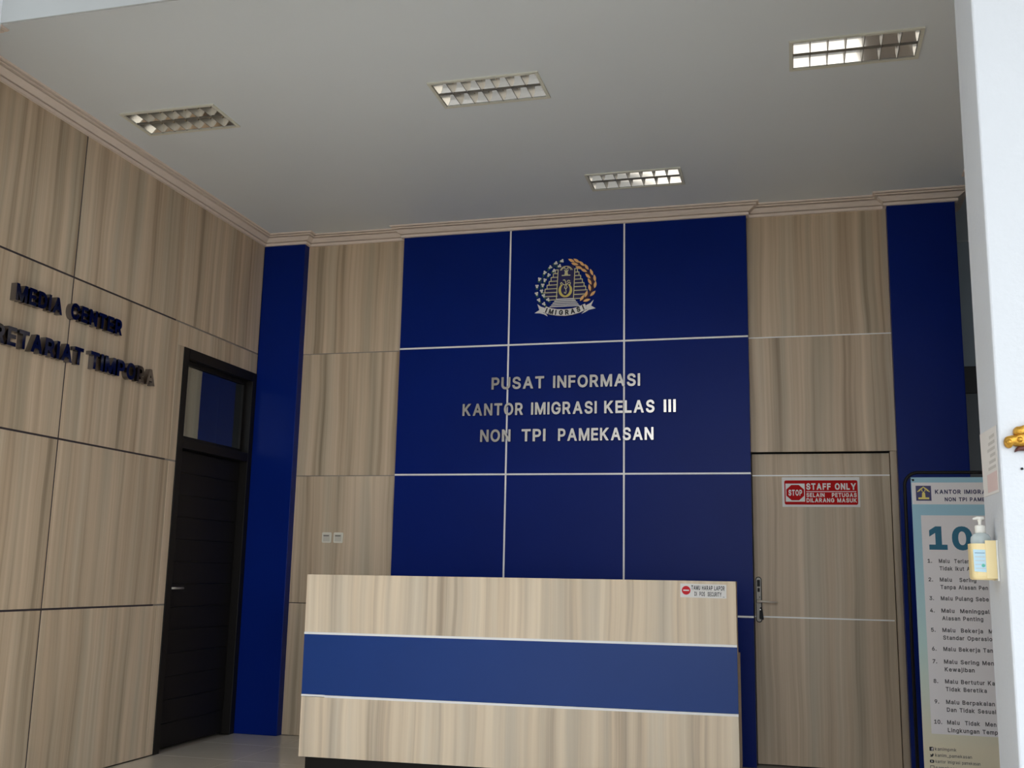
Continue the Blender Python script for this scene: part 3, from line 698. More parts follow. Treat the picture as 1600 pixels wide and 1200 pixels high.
# ------------------------------------------------------------------ ceiling lights: recessed louvre troughs
def lamp(x0, x1, y0, y1, label):
    t = thing('ceiling_light', label, 'ceiling light', ((x0 + x1) / 2, (y0 + y1) / 2, ZC), 'recessed ceiling lights')
    def part(name, bm, m_): return adopt(from_bm(name, bm, m_), t)
    f = 0.018
    bm = bmesh.new()
    add_box(bm, x0, x1, y0, y0 + f, ZC - 0.009, ZC); add_box(bm, x0, x1, y1 - f, y1, ZC - 0.009, ZC)
    add_box(bm, x0, x0 + f, y0 + f, y1 - f, ZC - 0.009, ZC); add_box(bm, x1 - f, x1, y0 + f, y1 - f, ZC - 0.009, ZC)
    part('lamp_frame', bm, M['lamp_frame'])
    ix0, ix1, iy0, iy1 = x0 + f, x1 - f, y0 + f, y1 - f
    ym = (iy0 + iy1) / 2
    D = 0.085
    # housing
    bm = bmesh.new()
    add_box(bm, ix0, ix1, iy0, iy1, ZC + D + 0.004, ZC + D + 0.012)
    add_box(bm, ix0 + 0.0, ix0 + 0.004, iy0, iy1, ZC, ZC + D + 0.004); add_box(bm, ix1 - 0.004, ix1, iy0, iy1, ZC, ZC + D + 0.004)
    part('lamp_housing', bm, M['louvre'])
    # two parabolic troughs along the lamp
    for a, c in ((iy0, ym), (ym, iy1)):
        bm = bmesh.new()
        n = 14; prev = None
        for k in range(n + 1):
            s = k / n * 2 - 1
            y = (a + c) / 2 + s * (c - a) / 2 * 0.98
            z = ZC + 0.002 + D * (1 - s * s)
            cur = [bm.verts.new((ix0 + 0.004, y, z)), bm.verts.new((ix1 - 0.004, y, z))]
            if prev: bm.faces.new((prev[0], prev[1], cur[1], cur[0]))
            prev = cur
        part('reflector', bm, M['reflector']).data.polygons.foreach_set('use_smooth', [True] * 14)
    # spine between the rows and six wedge-shaped cross louvres -> 2 x 7 cells
    bm = bmesh.new(); add_box(bm, ix0, ix1, ym - 0.004, ym + 0.004, ZC - 0.004, ZC + 0.03)
    part('lamp_spine', bm, M['lamp_grey'])
    for k in range(1, 7):
        x = ix0 + (ix1 - ix0) * k / 7
        bm = bmesh.new()
        add_poly(bm, Frame((0, iy0, 0), (1, 0, 0), (0, 0, 1)), [(x - 0.002, ZC - 0.004), (x + 0.002, ZC - 0.004), (x + 0.004, ZC + 0.045), (x - 0.004, ZC + 0.045)], -(iy1 - iy0), 0.0)
        part('louvre', bm, M['lamp_grey'])
    return t
for l in LAMPS: lamp(*l)

# ------------------------------------------------------------------ reception desk
desk = bpy.data.objects.new('reception_desk', None)
COL.objects.link(desk)
desk.empty_display_size = 0.2
tag(desk, 'long oak reception desk with a blue band, in front of the blue wall', 'desk')
desk.location = (-3.055, 6.30, 0.0)
desk.rotation_euler = (0, -0.005, 0.025)
bpy.context.view_layer.update()
DW = 2.718
z_b, z_2, z_1, z_t = 0.111, 0.4815, 0.868, 1.2375
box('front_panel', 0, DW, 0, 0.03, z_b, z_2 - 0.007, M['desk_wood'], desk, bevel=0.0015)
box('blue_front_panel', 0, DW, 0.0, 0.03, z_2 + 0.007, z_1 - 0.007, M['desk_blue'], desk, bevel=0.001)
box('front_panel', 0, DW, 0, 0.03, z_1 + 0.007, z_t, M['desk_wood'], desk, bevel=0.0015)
box('white_strip', 0, DW, -0.003, 0.028, z_1 - 0.007, z_1 + 0.007, M['white_metal'], desk)
box('white_strip', 0, 0.16, -0.0025, 0.028, z_2 - 0.004, z_2 + 0.008, M['white_metal'], desk)
box('white_strip', 0.16, DW, -0.003, 0.028, z_2 - 0.008, z_2 + 0.006, M['white_metal'], desk)
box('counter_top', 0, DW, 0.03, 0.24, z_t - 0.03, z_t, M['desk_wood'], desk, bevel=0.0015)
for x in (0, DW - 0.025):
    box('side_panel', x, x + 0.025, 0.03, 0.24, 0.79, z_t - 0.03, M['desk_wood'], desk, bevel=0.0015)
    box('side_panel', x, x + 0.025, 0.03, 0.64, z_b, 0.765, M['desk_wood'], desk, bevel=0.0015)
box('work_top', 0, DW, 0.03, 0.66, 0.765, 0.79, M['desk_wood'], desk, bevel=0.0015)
pk = box('plinth', 0.03, DW - 0.03, 0.04, 0.6, 0.0, z_b, M['black_wood'], desk)
for v in pk.data.vertices:                                 # the plinth stays on the level floor
    if v.co.z < 0.05: v.co.z = -0.005 * v.co.x + 0.001
    
# ------------------------------------------------------------------ signs
def plate_frame(o): return Frame(o, (1, 0, 0), (0, 0, 1))
# TAMU HARAP LAPOR plaque on the desk front
sgn = bpy.data.objects.new('desk_sign', None); COL.objects.link(sgn)
tag(sgn, 'small white sign reading TAMU HARAP LAPOR DI POS SECURITY on the desk front', 'sign')
bx = 2.395
a_ = math.cos(0.025); b_ = math.sin(0.025)
def desk_pt(x, y, z): return desk.matrix_world @ V((x, y, z))
o_ = desk_pt(bx, -0.0005, 1.141)
ux = (desk_pt(bx + 1, -0.0005, 1.141) - o_).normalized(); uz = (desk_pt(bx, -0.0005, 2.141) - o_).normalized()
ux = (ux - uz * 0.012).normalized(); uz = ux.cross(V((0, 1, 0)).cross(ux) * 0 + ux.cross(uz)) * -1
frP = Frame(o_, ux, uz)
sgn.location = o_
bpy.context.view_layer.update()
def sub(o, par): return adopt(o, par)
PW, PH = 0.268, 0.080
sub(polys('sign_plate', frP, [rrect(0, PW, 0, PH, 0.002, 2)], 0, 0.003, M['sign_white']), sgn)
sub(polys('no_entry_disc', frP, [circle(0.034, 0.041, 0.0255, 28)], 0.003, 0.0035, M['plaque_red']), sgn)
sub(polys('white_bar', frP, [rrect(0.017, 0.051, 0.0375, 0.0445, 0.001, 2)], 0.0035, 0.0039, M['sign_white']), sgn)
sub(polys('rule_line', frP, [[(0.064, 0.0385), (0.262, 0.0385), (0.262, 0.0395), (0.064, 0.0395)]], 0.003, 0.0034, M['faint_ink']), sgn)
print_line(sgn, frP, 'TAMU HARAP LAPOR', 0.065, 0.045, 0.193, 0.026, M['ink'], bold=0.03, c=0.003)
print_line(sgn, frP, 'DI  POS  SECURITY', 0.083, 0.010, 0.157, 0.025, M['ink'], bold=0.026, c=0.003)
print_line(sgn, frP, '_', 0.247, 0.008, 0.010, 0.012, M['ink'], bold=0.02, c=0.003)

# STAFF ONLY sign on the door
st = thing('staff_sign', 'red and white STAFF ONLY sign with stop octagon on the oak door', 'sign', (-0.08, YD, 1.785))
fs = plate_frame((-0.081, YD - 0.0025, 1.780))
SWd, SH = 0.531, 0.211
def onst(o): return adopt(o, st)
onst(polys('sign_plate', fs, [rrect(0, SWd, 0, SH, 0.003, 2)], 0, 0.003, M['sign_white']))
onst(polys('red_field', fs, [rrect(0.016, SWd - 0.014, 0.016, SH - 0.022, 0.012)], 0.003, 0.0036, M['sign_red']))
onst(polys('white_square', fs, [[(0.024, 0.037), (0.157, 0.037), (0.157, 0.166), (0.024, 0.166)]], 0.0036, 0.0042, M['sign_white']))
octo = [(0.0905 + 0.0615 * math.cos(math.radians(22.5 + 45 * i)) / math.cos(math.radians(22.5)) , 0.1015 + 0.055 * math.sin(math.radians(22.5 + 45 * i)) / math.cos(math.radians(22.5))) for i in range(8)]
onst(polys('stop_octagon', fs, [octo], 0.0042, 0.0048, M['sign_red']))
print_line(st, fs, 'STOP', 0.044, 0.080, 0.094, 0.042, M['sign_white'], bold=0.035, c=0.0048, split=True)
print_line(st, fs, 'STAFF ONLY', 0.167, 0.122, 0.340, 0.046, M['sign_white'], bold=0.04, c=0.0036, split=True)
onst(polys('rule_line', fs, [[(0.167, 0.106), (0.507, 0.106), (0.507, 0.111), (0.167, 0.111)]], 0.0036, 0.0041, M['sign_white']))
print_line(st, fs, 'SELAIN   PETUGAS', 0.167, 0.070, 0.342, 0.029, M['sign_white'], bold=0.03, c=0.0036)
print_line(st, fs, 'DILARANG MASUK', 0.167, 0.033, 0.342, 0.029, M['sign_white'], bold=0.03, c=0.0036)

# raised silver lettering on the blue wall
def wall_sign(words, cap, z, label):
    t = thing('wall_lettering', label, 'lettering', (words[0][1], YBLUE, z), 'raised lettering on the walls')
    fr = plate_frame((0, YBLUE - 0.002, 0))
    for w, x0, x1 in words:
        letters(t, fr, w, x0, z, x1 - x0, cap, 0.026, M['chrome'], bold=0.028)
    return t
wall_sign([('PUSAT', -2.237, -1.819), ('INFORMASI', -1.749, -1.084)], 0.0945, 2.6655, 'raised silver letters reading PUSAT INFORMASI, top line on the blue wall')
wall_sign([('KANTOR', -2.466, -1.980), ('IMIGRASI', -1.918, -1.410), ('KELAS', -1.354, -0.978), ('III', -0.910, -0.821)], 0.0945, 2.463, 'raised silver letters reading KANTOR IMIGRASI KELAS III, middle line on the blue wall')
wall_sign([('NON', -2.318, -2.076), ('TPI', -1.989, -1.802), ('PAMEKASAN', -1.705, -0.986)], 0.0945, 2.259, 'raised silver letters reading NON TPI PAMEKASAN, bottom line on the blue wall')

# mirror letters on the oak side wall
frL = Frame((XL + 0.001, 0, 0), (0, 1, 0), (0, 0, 1))
t = thing('wall_lettering', 'dark mirror letters reading MEDIA CENTER, upper line on the oak side wall', 'lettering', (XL, 4.8, 2.74), 'raised lettering on the walls')
letters(t, frL, 'MEDIA', 4.798, 2.738, 0.393, 0.100, 0.040, M['dark_chrome'], bold=0.035, slant_b=0.006)
letters(t, frL, 'CENTER', 5.267, 2.746, 0.510, 0.101, 0.040, M['dark_chrome'], bold=0.035, slant_b=0.004)
t = thing('wall_lettering', 'dark mirror letters reading SEKRETARIAT TIMPORA, lower line on the oak side wall', 'lettering', (XL, 4.4, 2.475), 'raised lettering on the walls')
letters(t, frL, 'SEKR', 4.375, 2.470, 0.375, 0.108, 0.040, M['dark_chrome'], bold=0.035)
letters(t, frL, 'ETARIAT', 4.768, 2.472, 0.652, 0.108, 0.040, M['dark_chrome'], bold=0.035, slant_b=0.006)
letters(t, frL, 'TIMPORA', 5.489, 2.480, 0.692, 0.110, 0.040, M['dark_chrome'], bold=0.035, slant_b=0.006)

# ------------------------------------------------------------------ crest above the lettering
K = 0.000538
em = thing('emblem', 'round immigration crest with cotton and rice wreath, gate and white ribbon on blue wall', 'emblem', (-1.662, YBLUE, 3.452))
fe = Frame((-1.662, YBLUE - 0.0005, 3.452), (1, 0, 0), (0, 0, 1))
def E_(p): return ((p[0] - 803) * K, (590 - p[1]) * K)
def epoly(name, plist, c0, c1, m_): return adopt(polys(name, fe, [[E_(q) for q in p] for p in plist], c0, c1, M[m_]), em)
lx = [(640, 310), (612, 365), (580, 420), (552, 478), (522, 533), (492, 590), (470, 645), (500, 702)]
rx = [(972, 305), (995, 358), (1020, 410), (1045, 465), (1070, 520), (1095, 575), (1120, 630), (1085, 690)]
def bar(x0, y0, x1, y1): return [(x0, y0), (x1, y0), (x1, y1), (x0, y1)]
fill_l = [(640, 310), (686, 310), (668, 755), (520, 755), (500, 702), (470, 702), (470, 645), (492, 645), (492, 590), (522, 590), (522, 533), (552, 533), (552, 478), (580, 478), (580, 420), (612, 420), (612, 365), (640, 365)]
epoly('gate_field', [[(690, 250), (915, 250), (915, 745), (670, 745)]], 0.001, 0.005, 'emb_navy')
epoly('gate_field', [fill_l], 0.001, 0.005, 'emb_navy')
epoly('gate_field', [[(x if True else 0, y) for x, y in [(930, 305), (972, 305), (972, 358), (995, 358), (995, 410), (1020, 410), (1020, 465), (1045, 465), (1045, 520), (1070, 520), (1070, 575), (1095, 575), (1095, 630), (1120, 630), (1120, 690), (1085, 690), (1070, 750), (915, 750)]]], 0.001, 0.005, 'emb_navy')
ln = []
T = 11
for i, (x, y) in enumerate(lx):
    ln.append(bar(x, y - T / 2, 680, y + T / 2))
    if i < len(lx) - 2: ln.append(bar(x - T / 2 + 2, y + T / 2, x + T / 2 + 2, lx[i + 1][1] - T / 2))
ln.append(bar(560, 750, 668, 750 + T)); ln.append([(680, 305), (691, 305), (670, 750), (659, 750)])
epoly('gate_tower', ln, 0.005, 0.009, 'emb_line')
ln = []
for i, (x, y) in enumerate(rx):
    ln.append(bar(926, y - T / 2, x, y + T / 2))
    if i < len(rx) - 2: ln.append(bar(x - T / 2 - 2, y + T / 2, x + T / 2 - 2, rx[i + 1][1] - T / 2))
ln.append(bar(915, 745, 1030, 745 + T)); ln.append([(926, 303), (937, 303), (921, 750), (910, 750)])
epoly('gate_tower', ln, 0.005, 0.009, 'emb_line')
for x0, x1, y0, y1 in ((665, 920, 743, 759), (640, 943, 770, 785), (617, 965, 797, 811), (596, 982, 824, 837), (575, 1002, 849, 862)):
    epoly('stair_step', [[(x0, y0), (x1, y0), (x1 + 10, y1), (x0 - 10, y1)]], 0.003, 0.009, 'emb_white')
def arc(cx, cy, r, a0, a1, n=12, ry=None):
    return [(cx + r * math.cos(math.radians(a0 + (a1 - a0) * i / n)), cy - (ry or r) * math.sin(math.radians(a0 + (a1 - a0) * i / n))) for i in range(n + 1)]
tree = [[(778, 395), (786, 350), (770, 310), (800, 330), (805, 290), (812, 330), (842, 310), (824, 350), (834, 395)], bar(740, 392, 866, 405)]
tree += [stroke(arc(805, 345, 92, 15, 165, 16, 82), 10), stroke(arc(768, 318, 30, 20, 190, 10), 9), stroke(arc(842, 318, 30, -10, 160, 10), 9), stroke(arc(805, 288, 26, 0, 180, 10), 9)]
epoly('tree_of_shelter', tree, 0.005, 0.009, 'emb_line')
cl = arc(795, 620, 100, 125, 268, 18, 105); ci = arc(808, 610, 78, 268, 130, 18, 92)
epoly('crescent', [cl + ci], 0.005, 0.010, 'emb_yellow')
epoly('crescent', [[(2 * 795 - x, y) for x, y in cl + ci]], 0.005, 0.010, 'emb_yellow')
epoly('serpent', [stroke([(735, 540), (722, 515), (738, 502), (760, 530), (790, 545), (822, 530), (845, 505), (870, 512), (862, 540)], 11), stroke([(760, 470), (785, 466), (800, 500), (805, 545), (822, 575), (805, 600), (785, 590), (790, 560)], 11), stroke([(820, 500), (828, 480), (850, 475), (862, 490)], 10), stroke([(800, 600), (808, 640), (800, 668), (780, 660), (786, 645)], 10)], 0.005, 0.011, 'emb_line')
# cotton branch: white bolls in green cups
for i, (x, y) in enumerate([(738, 182), (648, 210), (566, 268), (486, 345), (702, 256), (622, 322), (546, 385), (410, 440), (490, 458), (375, 545), (460, 533), (446, 620), (372, 655), (478, 690), (408, 752), (545, 752), (485, 812)]):
    an = math.atan2(560 - y, x - 805) + math.pi / 2
    ca, sa = math.cos(an), -math.sin(an)
    def R_(u_, w_): return (x + u_ * ca - w_ * sa, y + u_ * sa + w_ * ca)
    epoly('cotton_cup', [[R_(-6, -24), R_(18, 0), R_(-6, 24), R_(42, 14), R_(50, 0), R_(42, -14)]], 0.003, 0.006, 'emb_green')
    epoly('cotton_boll', [circle(*R_(-14, -12), 13, 8), circle(*R_(-14, 13), 13, 8), circle(*R_(10, 0), 15, 8)], 0.006, 0.011, 'emb_white')
epoly('cotton_stem', [stroke(arc(810, 545, 385, 110, 222, 24, 330), 7)], 0.002, 0.004, 'emb_green')
# rice ear: pointed grains either side of a dark stem
epoly('rice_stem', [stroke([(845, 160), (930, 205), (1010, 262), (1085, 335), (1145, 420), (1182, 510), (1188, 600), (1150, 690), (1080, 765), (1010, 790)], [6, 20, 34, 44, 50, 52, 52, 46, 34, 10])], 0.002, 0.004, 'emb_maroon')
for x, y, an in [(880, 182, -28), (955, 188, -35), (1032, 236, -45), (1102, 290, -55), (1175, 372, -68), (1222, 462, -82), (1230, 560, -100), (1196, 690, -135), (1110, 785, -165), (930, 237, -15), (990, 292, -18), (1062, 338, -28), (1122, 425, -45), (1150, 510, -62), (1150, 600, -80), (1100, 690, -110), (1043, 745, -125)]:
    a = math.radians(an); ux_, uy_ = math.cos(a), -math.sin(a)
    grain = []
    for s, w in ((-54, 0), (-30, 13), (0, 20), (28, 15), (54, 0), (28, -15), (0, -20), (-30, -13)):
        grain.append((x + ux_ * s - uy_ * w, y + uy_ * s + ux_ * w))
    epoly('rice_grain', [grain], 0.004, 0.010, 'emb_orange')
# ribbon
epoly('ribbon_tail', [[(385, 808), (440, 850), (505, 872), (500, 930), (540, 996), (480, 962), (420, 945), (345, 940), (415, 898)]], 0.002, 0.008, 'emb_white')
epoly('ribbon_tail', [[(1207, 783), (1160, 830), (1095, 860), (1100, 920), (1035, 978), (1090, 955), (1140, 925), (1237, 907), (1172, 865)]], 0.002, 0.008, 'emb_white')
top = [(515, 850), (590, 880), (680, 899), (790, 905), (900, 897), (1000, 872), (1085, 835)]
bot = [(1113, 915), (1010, 962), (900, 990), (790, 1000), (680, 992), (570, 970), (472, 935)]
epoly('ribbon_edge', [[(p[0] + (4 if i > 3 else -4) * (1 if p[0] > 790 else 1), p[1] - 6) for i, p in enumerate(top)] + [(p[0], p[1] + 6) for p in bot]], 0.006, 0.0095, 'emb_maroon')
rb = epoly('ribbon', [top + bot], 0.008, 0.012, 'emb_white')
bm = bmesh.new()
for ch, x, y, an in (('I', 521, 908, -21), ('M', 592, 932, -14), ('I', 660, 944, -8), ('G', 737, 950, -3), ('R', 825, 950, 3), ('A', 908, 938, 9), ('S', 990, 915, 15), ('I', 1060, 890, 21)):
    co, fcs, w = glyph(ch, 0.05)
    h = 74
    a = math.radians(an); c_, s_ = math.cos(a), math.sin(a)
    vs = []
    for p in co:
        px, py = (p[0] - w / 2) * h * 0.92, (p[1] - 0.5) * h
        q = ((x - 803) * K + (px * c_ - py * s_) * K, (590 - y) * K + (px * s_ + py * c_) * K)
        vs.append(bm.verts.new(fe.p(q[0], q[1], 0.012 + (p[2] + 0.5) * 0.0006)))
    for f in fcs: bm.faces.new([vs[i] for i in f])
me = bpy.data.meshes.new('ribbon_text'); bm.to_mesh(me); bm.free()
adopt(link('ribbon_text', me, M['ink']), em)

# ------------------------------------------------------------------ two switch plates on the oak wall
for xc, lab in ((-3.598, 'ivory wall switch on the oak wall, the one nearer the blue corner pilaster'), (-3.498, 'ivory wall switch on the oak wall, the one nearer the blue feature panels')):
    t = thing('wall_switch', lab, 'switch', (xc, YB, 1.521), 'wall switches above the desk')
    fr = plate_frame((xc, YB - 0.0005, 1.521))
    adopt(polys('switch_plate', fr, [rrect(-0.040, 0.040, -0.041, 0.041, 0.010)], 0, 0.009, M['ivory_plastic']), t)
    adopt(polys('rocker', fr, [rrect(-0.028, 0.028, -0.030, 0.026, 0.004)], 0.009, 0.012, M['rocker']), t)
    adopt(polys('rocker_mark', fr, [rrect(-0.026, 0.022, 0.010, 0.018, 0.002)], 0.012, 0.0125, M['rocker_mark']), t)

# ------------------------------------------------------------------ banner on a black tube stand
YN = 6.20
class Sheet(Frame):
    """layout of the print in its own units: 0.8493 m to the unit, height counted from z = 1.27"""
    def p(s, a, b, c=0.0): return V((a * 0.8493, YN - c, 1.27 + (b - 1.27) * 0.8493))
bn = thing('banner_stand', 'tall pale blue banner with a numbered list, hung in a black tube stand', 'banner', (0.925, YN, 0.0))
fb = Sheet((0, YN, 0), (1, 0, 0), (0, 0, 1))
bx0, bx1 = 0.744, 1.432
fx0, fx1 = 0.600, 1.250
FT = 1.872
pts = [(fx0, YN + 0.012, 0.012)]
R0 = 0.072
for cx, a0 in ((fx0 + R0, 180), (fx1 - R0, 90)):
    for i in range(9):
        a = math.radians(a0 - 90 * i / 8)
        pts.append((cx + R0 * math.cos(a), YN + 0.012, FT - R0 + R0 * math.sin(a)))
pts.append((fx1, YN + 0.012, 0.012))
bm = bmesh.new(); tube(bm, pts, 0.009, 12)
adopt(from_bm('stand_tube', bm, M['black'], smooth=True), bn)
for x in (fx0, fx1):
    bm = bmesh.new(); tube(bm, [(x, YN - 0.19, 0.0105), (x, YN + 0.21, 0.0105)], 0.0105, 10)
    adopt(from_bm('stand_foot', bm, M['black'], smooth=True), bn)
SX0, SX1, SZ0, SZ1 = bx0 * 0.8493, bx1 * 0.8493, 0.245, 1.27 + (1.946 - 1.27) * 0.8493
sheet = adopt(box('banner_sheet', SX0, SX1, YN - 0.001, YN + 0.001, SZ0, SZ1, M['banner']), bn)
adopt(polys('header_panel', fb, [[(bx0 + 0.004, 1.770), (bx1 - 0.004, 1.770), (bx1 - 0.004, 1.912), (bx0 + 0.004, 1.912)]], 0.001, 0.0015, M['banner_box']), bn)
adopt(polys('list_panel', fb, [[(0.796, 0.335), (1.38, 0.335), (1.38, 1.699), (0.796, 1.699)]], 0.001, 0.0015, M['banner_box']), bn)
for x, xe in ((SX0 + 0.012, fx0 + 0.009), (SX1 - 0.012, fx1 - 0.009)):
    for z, dz in ((SZ1 - 0.015, 0.022), (SZ0 + 0.015, -0.022)):
        adopt(polys('eyelet', Frame((0, YN, 0), (1, 0, 0), (0, 0, 1)), [circle(x, z, 0.0064, 16)], 0.001, 0.003, M['black']), bn)
        bm = bmesh.new()
        tube(bm, [(x, YN - 0.002, z), (xe, YN + 0.006, z + dz)], 0.0016, 6)
        adopt(from_bm('eyelet_tie', bm, M['black']), bn)
# ministry mark: dark square, yellow tree
frm = Sheet((0, 0, 0), (1, 0, 0), (0, 0, 1))
frm.p = lambda a, b, c=0.0: fb.p(0.772 + a, 1.793 + b, 0.0016 + c)
adopt(polys('logo_field', frm, [[(0, 0), (0.094, 0), (0.094, 0.098), (0, 0.098)]], 0, 0.0004, M['emb_navy']), bn)
tr_ = [[(0.036, 0.02), (0.038, 0.05), (0.047, 0.062), (0.056, 0.05), (0.058, 0.02)], [(0.014, 0.010), (0.080, 0.010), (0.080, 0.022), (0.014, 0.022)],
       stroke([(0.010, 0.058), (0.028, 0.076), (0.047, 0.090), (0.066, 0.076), (0.084, 0.058)], 0.006), stroke(arc(0.034, -0.062, 0.010, 0, 180, 8), 0.004)]
tr_[3] = stroke([(0.022, 0.062), (0.027, 0.072), (0.036, 0.072), (0.040, 0.060)], 0.005)
tr_.append(stroke([(0.054, 0.060), (0.058, 0.072), (0.067, 0.072), (0.072, 0.062)], 0.005))
tr_.append(stroke([(0.037, 0.076), (0.042, 0.086), (0.052, 0.086), (0.057, 0.076)], 0.005))
adopt(polys('logo_tree', frm, tr_, 0.0004, 0.0008, M['emb_yellow']), bn)
PC = 0.0015
def pl(text, x, z, w, cap, mm='grey_ink', bold=0.028): print_line(bn, fb, text, x, z, w, cap, M[mm], bold=bold, c=PC)
pl('KANTOR IMIGRASI KELAS III', 0.889, 1.838, 0.530, 0.0275, 'navy_ink', 0.035)
pl('NON TPI PAMEKASAN', 0.946, 1.790, 0.362, 0.0255, 'navy_ink', 0.035)
print_line(bn, fb, '10', 0.838, 1.478, 0.262, 0.150, M['teal_ink'], bold=0.04, c=PC, split=True)
LIST = [(1.407, 'Malu  Terlam', 0.190, 'Tidak Ikut A', 0.182), (1.289, 'Malu   Sering', 0.217, 'Tanpa Alasan Pen', 0.281), (1.171, 'Malu Pulang Sebe', 0.284, None, 0),
        (1.094, 'Malu  Meninggal', 0.285, 'Alasan Penting', 0.243), (0.973, 'Malu  Bekerja  M', 0.297, 'Standar Operasio', 0.288), (0.856, 'Malu Bekerja Tan', 0.290, None, 0),
        (0.778, 'Malu Sering Men', 0.292, 'Kewajiban', 0.175), (0.657, 'Malu Bertutur Ka', 0.290, 'Tidak Beretika', 0.239), (0.532, 'Malu Berpakaian', 0.283, 'Dan Tidak Sesuai', 0.285),
        (0.409, 'Malu  Tidak  Men', 0.284, 'Lingkungan Temp', 0.288)]
for i, (z, a, wa, c, wc) in enumerate(LIST):
    pl('%d.' % (i + 1), 0.823 if i < 9 else 0.815, z - 0.013, 0.027 if i < 9 else 0.046, 0.025)
    pl(a, 0.891, z - 0.013, wa, 0.026)
    if c: pl(c, 0.893, z - 0.060, wc, 0.026)
for i, (s, w) in enumerate((('kanimpmk', 0.126), ('kanim_pamekasan', 0.213), ('kantor imigrasi pamekasan', 0.260), ('pamekasan', 0.14))):
    zc = 0.243 - 0.0372 * i
    pl(s, 0.811, zc - 0.008, w, 0.019, 'grey_ink', 0.012)
    if i == 0:
        p_ = [rrect(0.779, 0.803, zc - 0.012, zc + 0.012, 0.003, 3)]
    elif i == 1:
        p_ = [[(0.779, zc - 0.008), (0.786, zc - 0.005), (0.780, zc + 0.006), (0.790, zc + 0.002), (0.796, zc + 0.010), (0.803, zc + 0.007), (0.801, zc - 0.002), (0.794, zc - 0.010), (0.786, zc - 0.011)]]
    elif i == 2:
        p_ = [rrect(0.778, 0.804, zc - 0.009, zc + 0.009, 0.005, 4)]
    else:
        p_ = [rrect(0.779, 0.803, zc + 0.009, zc + 0.012, 0.001, 2), rrect(0.779, 0.803, zc - 0.012, zc - 0.009, 0.001, 2), rrect(0.779, 0.782, zc - 0.009, zc + 0.009, 0.001, 2), rrect(0.800, 0.803, zc - 0.009, zc + 0.009, 0.001, 2)]
    adopt(polys('printed_icon', fb, p_, PC - 0.0005, PC, M['ink']), bn)
    if i == 0: print_line(bn, fb, 'f', 0.790, zc - 0.010, 0.010, 0.017, M['banner_box'], bold=0.04, c=PC + 0.0001)
    if i == 2: adopt(polys('printed_icon', fb, [[(0.787, zc - 0.005), (0.797, zc), (0.787, zc + 0.005)]], PC, PC + 0.0005, M['banner_box']), bn)

# ------------------------------------------------------------------ things on the white column
XC = 0.566
frC = Frame((XC, 0, 0), (0, -1, 0), (0, 0, 1))            # left face, seen from the room
pn = thing('paper_notice', 'faded paper notice taped to the shaded side of the white column', 'notice', (XC, 3.35, 1.63))
frC = Frame((XC - 0.001, 0, 0), (0, -1, 0), (0, 0, 1))
if frC.n.x > 0: frC = Frame((XC - 0.001, 0, 0), (0, 1, 0), (0, 0, 1)); sgnY = 1
else: sgnY = -1
def cp(y, z): return (sgnY * y, z)
adopt(polys('notice_sheet', frC, [[cp(3.215, 1.717), cp(3.487, 1.725), cp(3.475, 1.530), cp(3.230, 1.527)]], 0, 0.0015, M['paper']), pn)
adopt(polys('notice_pink_area', frC, [[cp(3.24, 1.535), cp(3.40, 1.537), cp(3.40, 1.590), cp(3.24, 1.590)]], 0.0015, 0.002, M['paper_pink']), pn)
for i in range(6):
    adopt(polys('printed_line', frC, [[cp(3.25, 1.60 + i * 0.018), cp(3.37 - (i % 3) * 0.02, 1.60 + i * 0.018), cp(3.37 - (i % 3) * 0.02, 1.609 + i * 0.018), cp(3.25, 1.609 + i * 0.018)]], 0.0015, 0.002, M['faint_ink']), pn)

SY = 3.35
bz = 1.280
hold = thing('sanitiser_holder', 'cream plastic wall holder gripping the sanitiser bottle on the column', 'holder', (0.53, SY, bz))
# back plate along the column, side cheek, and a rounded cup
frH = Frame((0, 0, 0), (1, 0, 0), (0, 1, 0))
def plan(x0, x1, y0, y1, r): return rrect(x0, x1, y0, y1, r, 5)
adopt(box('back_plate', XC - 0.006, XC - 0.0005, SY - 0.045, SY + 0.045, bz - 0.002, bz + 0.114, M['white_plastic'], bevel=0.001), hold)
bm = bmesh.new()
outer = plan(0.494, XC - 0.006, SY - 0.042, SY + 0.042, 0.020)
inner = plan(0.4975, XC - 0.0095, SY - 0.0385, SY + 0.0385, 0.0175)
lv = [(0.008, 0.95), (0.003, 0.985), (0.0, 1.0)]
def ring(pts, z, s=1.0):
    cx, cy = 0.53, SY
    return [bm.verts.new((cx + (p[0] - cx) * s, cy + (p[1] - cy) * s, z)) for p in pts]
rings = [ring(outer, bz, 0.88), ring(outer, bz + 0.004, 0.96), ring(outer, bz + 0.012, 1.0), ring(outer, bz + 0.104, 1.0), ring(inner, bz + 0.104), ring(inner, bz + 0.012), ]
for A, B in zip(rings, rings[1:]):
    n = len(A)
    for k in range(n): bm.faces.new((A[k], A[(k + 1) % n], B[(k + 1) % n], B[k]))
bm.faces.new(rings[0]); bm.faces.new(rings[-1])
adopt(from_bm('holder_cup', bm, M['holder']), hold)
adopt(box('holder_cheek', 0.531, XC - 0.006, SY - 0.0445, SY - 0.0415, bz + 0.004, bz + 0.113, M['holder'], bevel=0.001), hold)
frS = plate_frame((0, SY - 0.0425, 0))
adopt(polys('holder_label', frS, [[(0.499, bz + 0.024), (0.533, bz + 0.022), (0.532, bz + 0.086), (0.498, bz + 0.087)]], 0, 0.0008, M['label_blue']), hold)
adopt(polys('label_mark', frS, [circle(0.5235, bz + 0.041, 0.005, 12)], 0.0008, 0.0012, M['label_green']), hold)
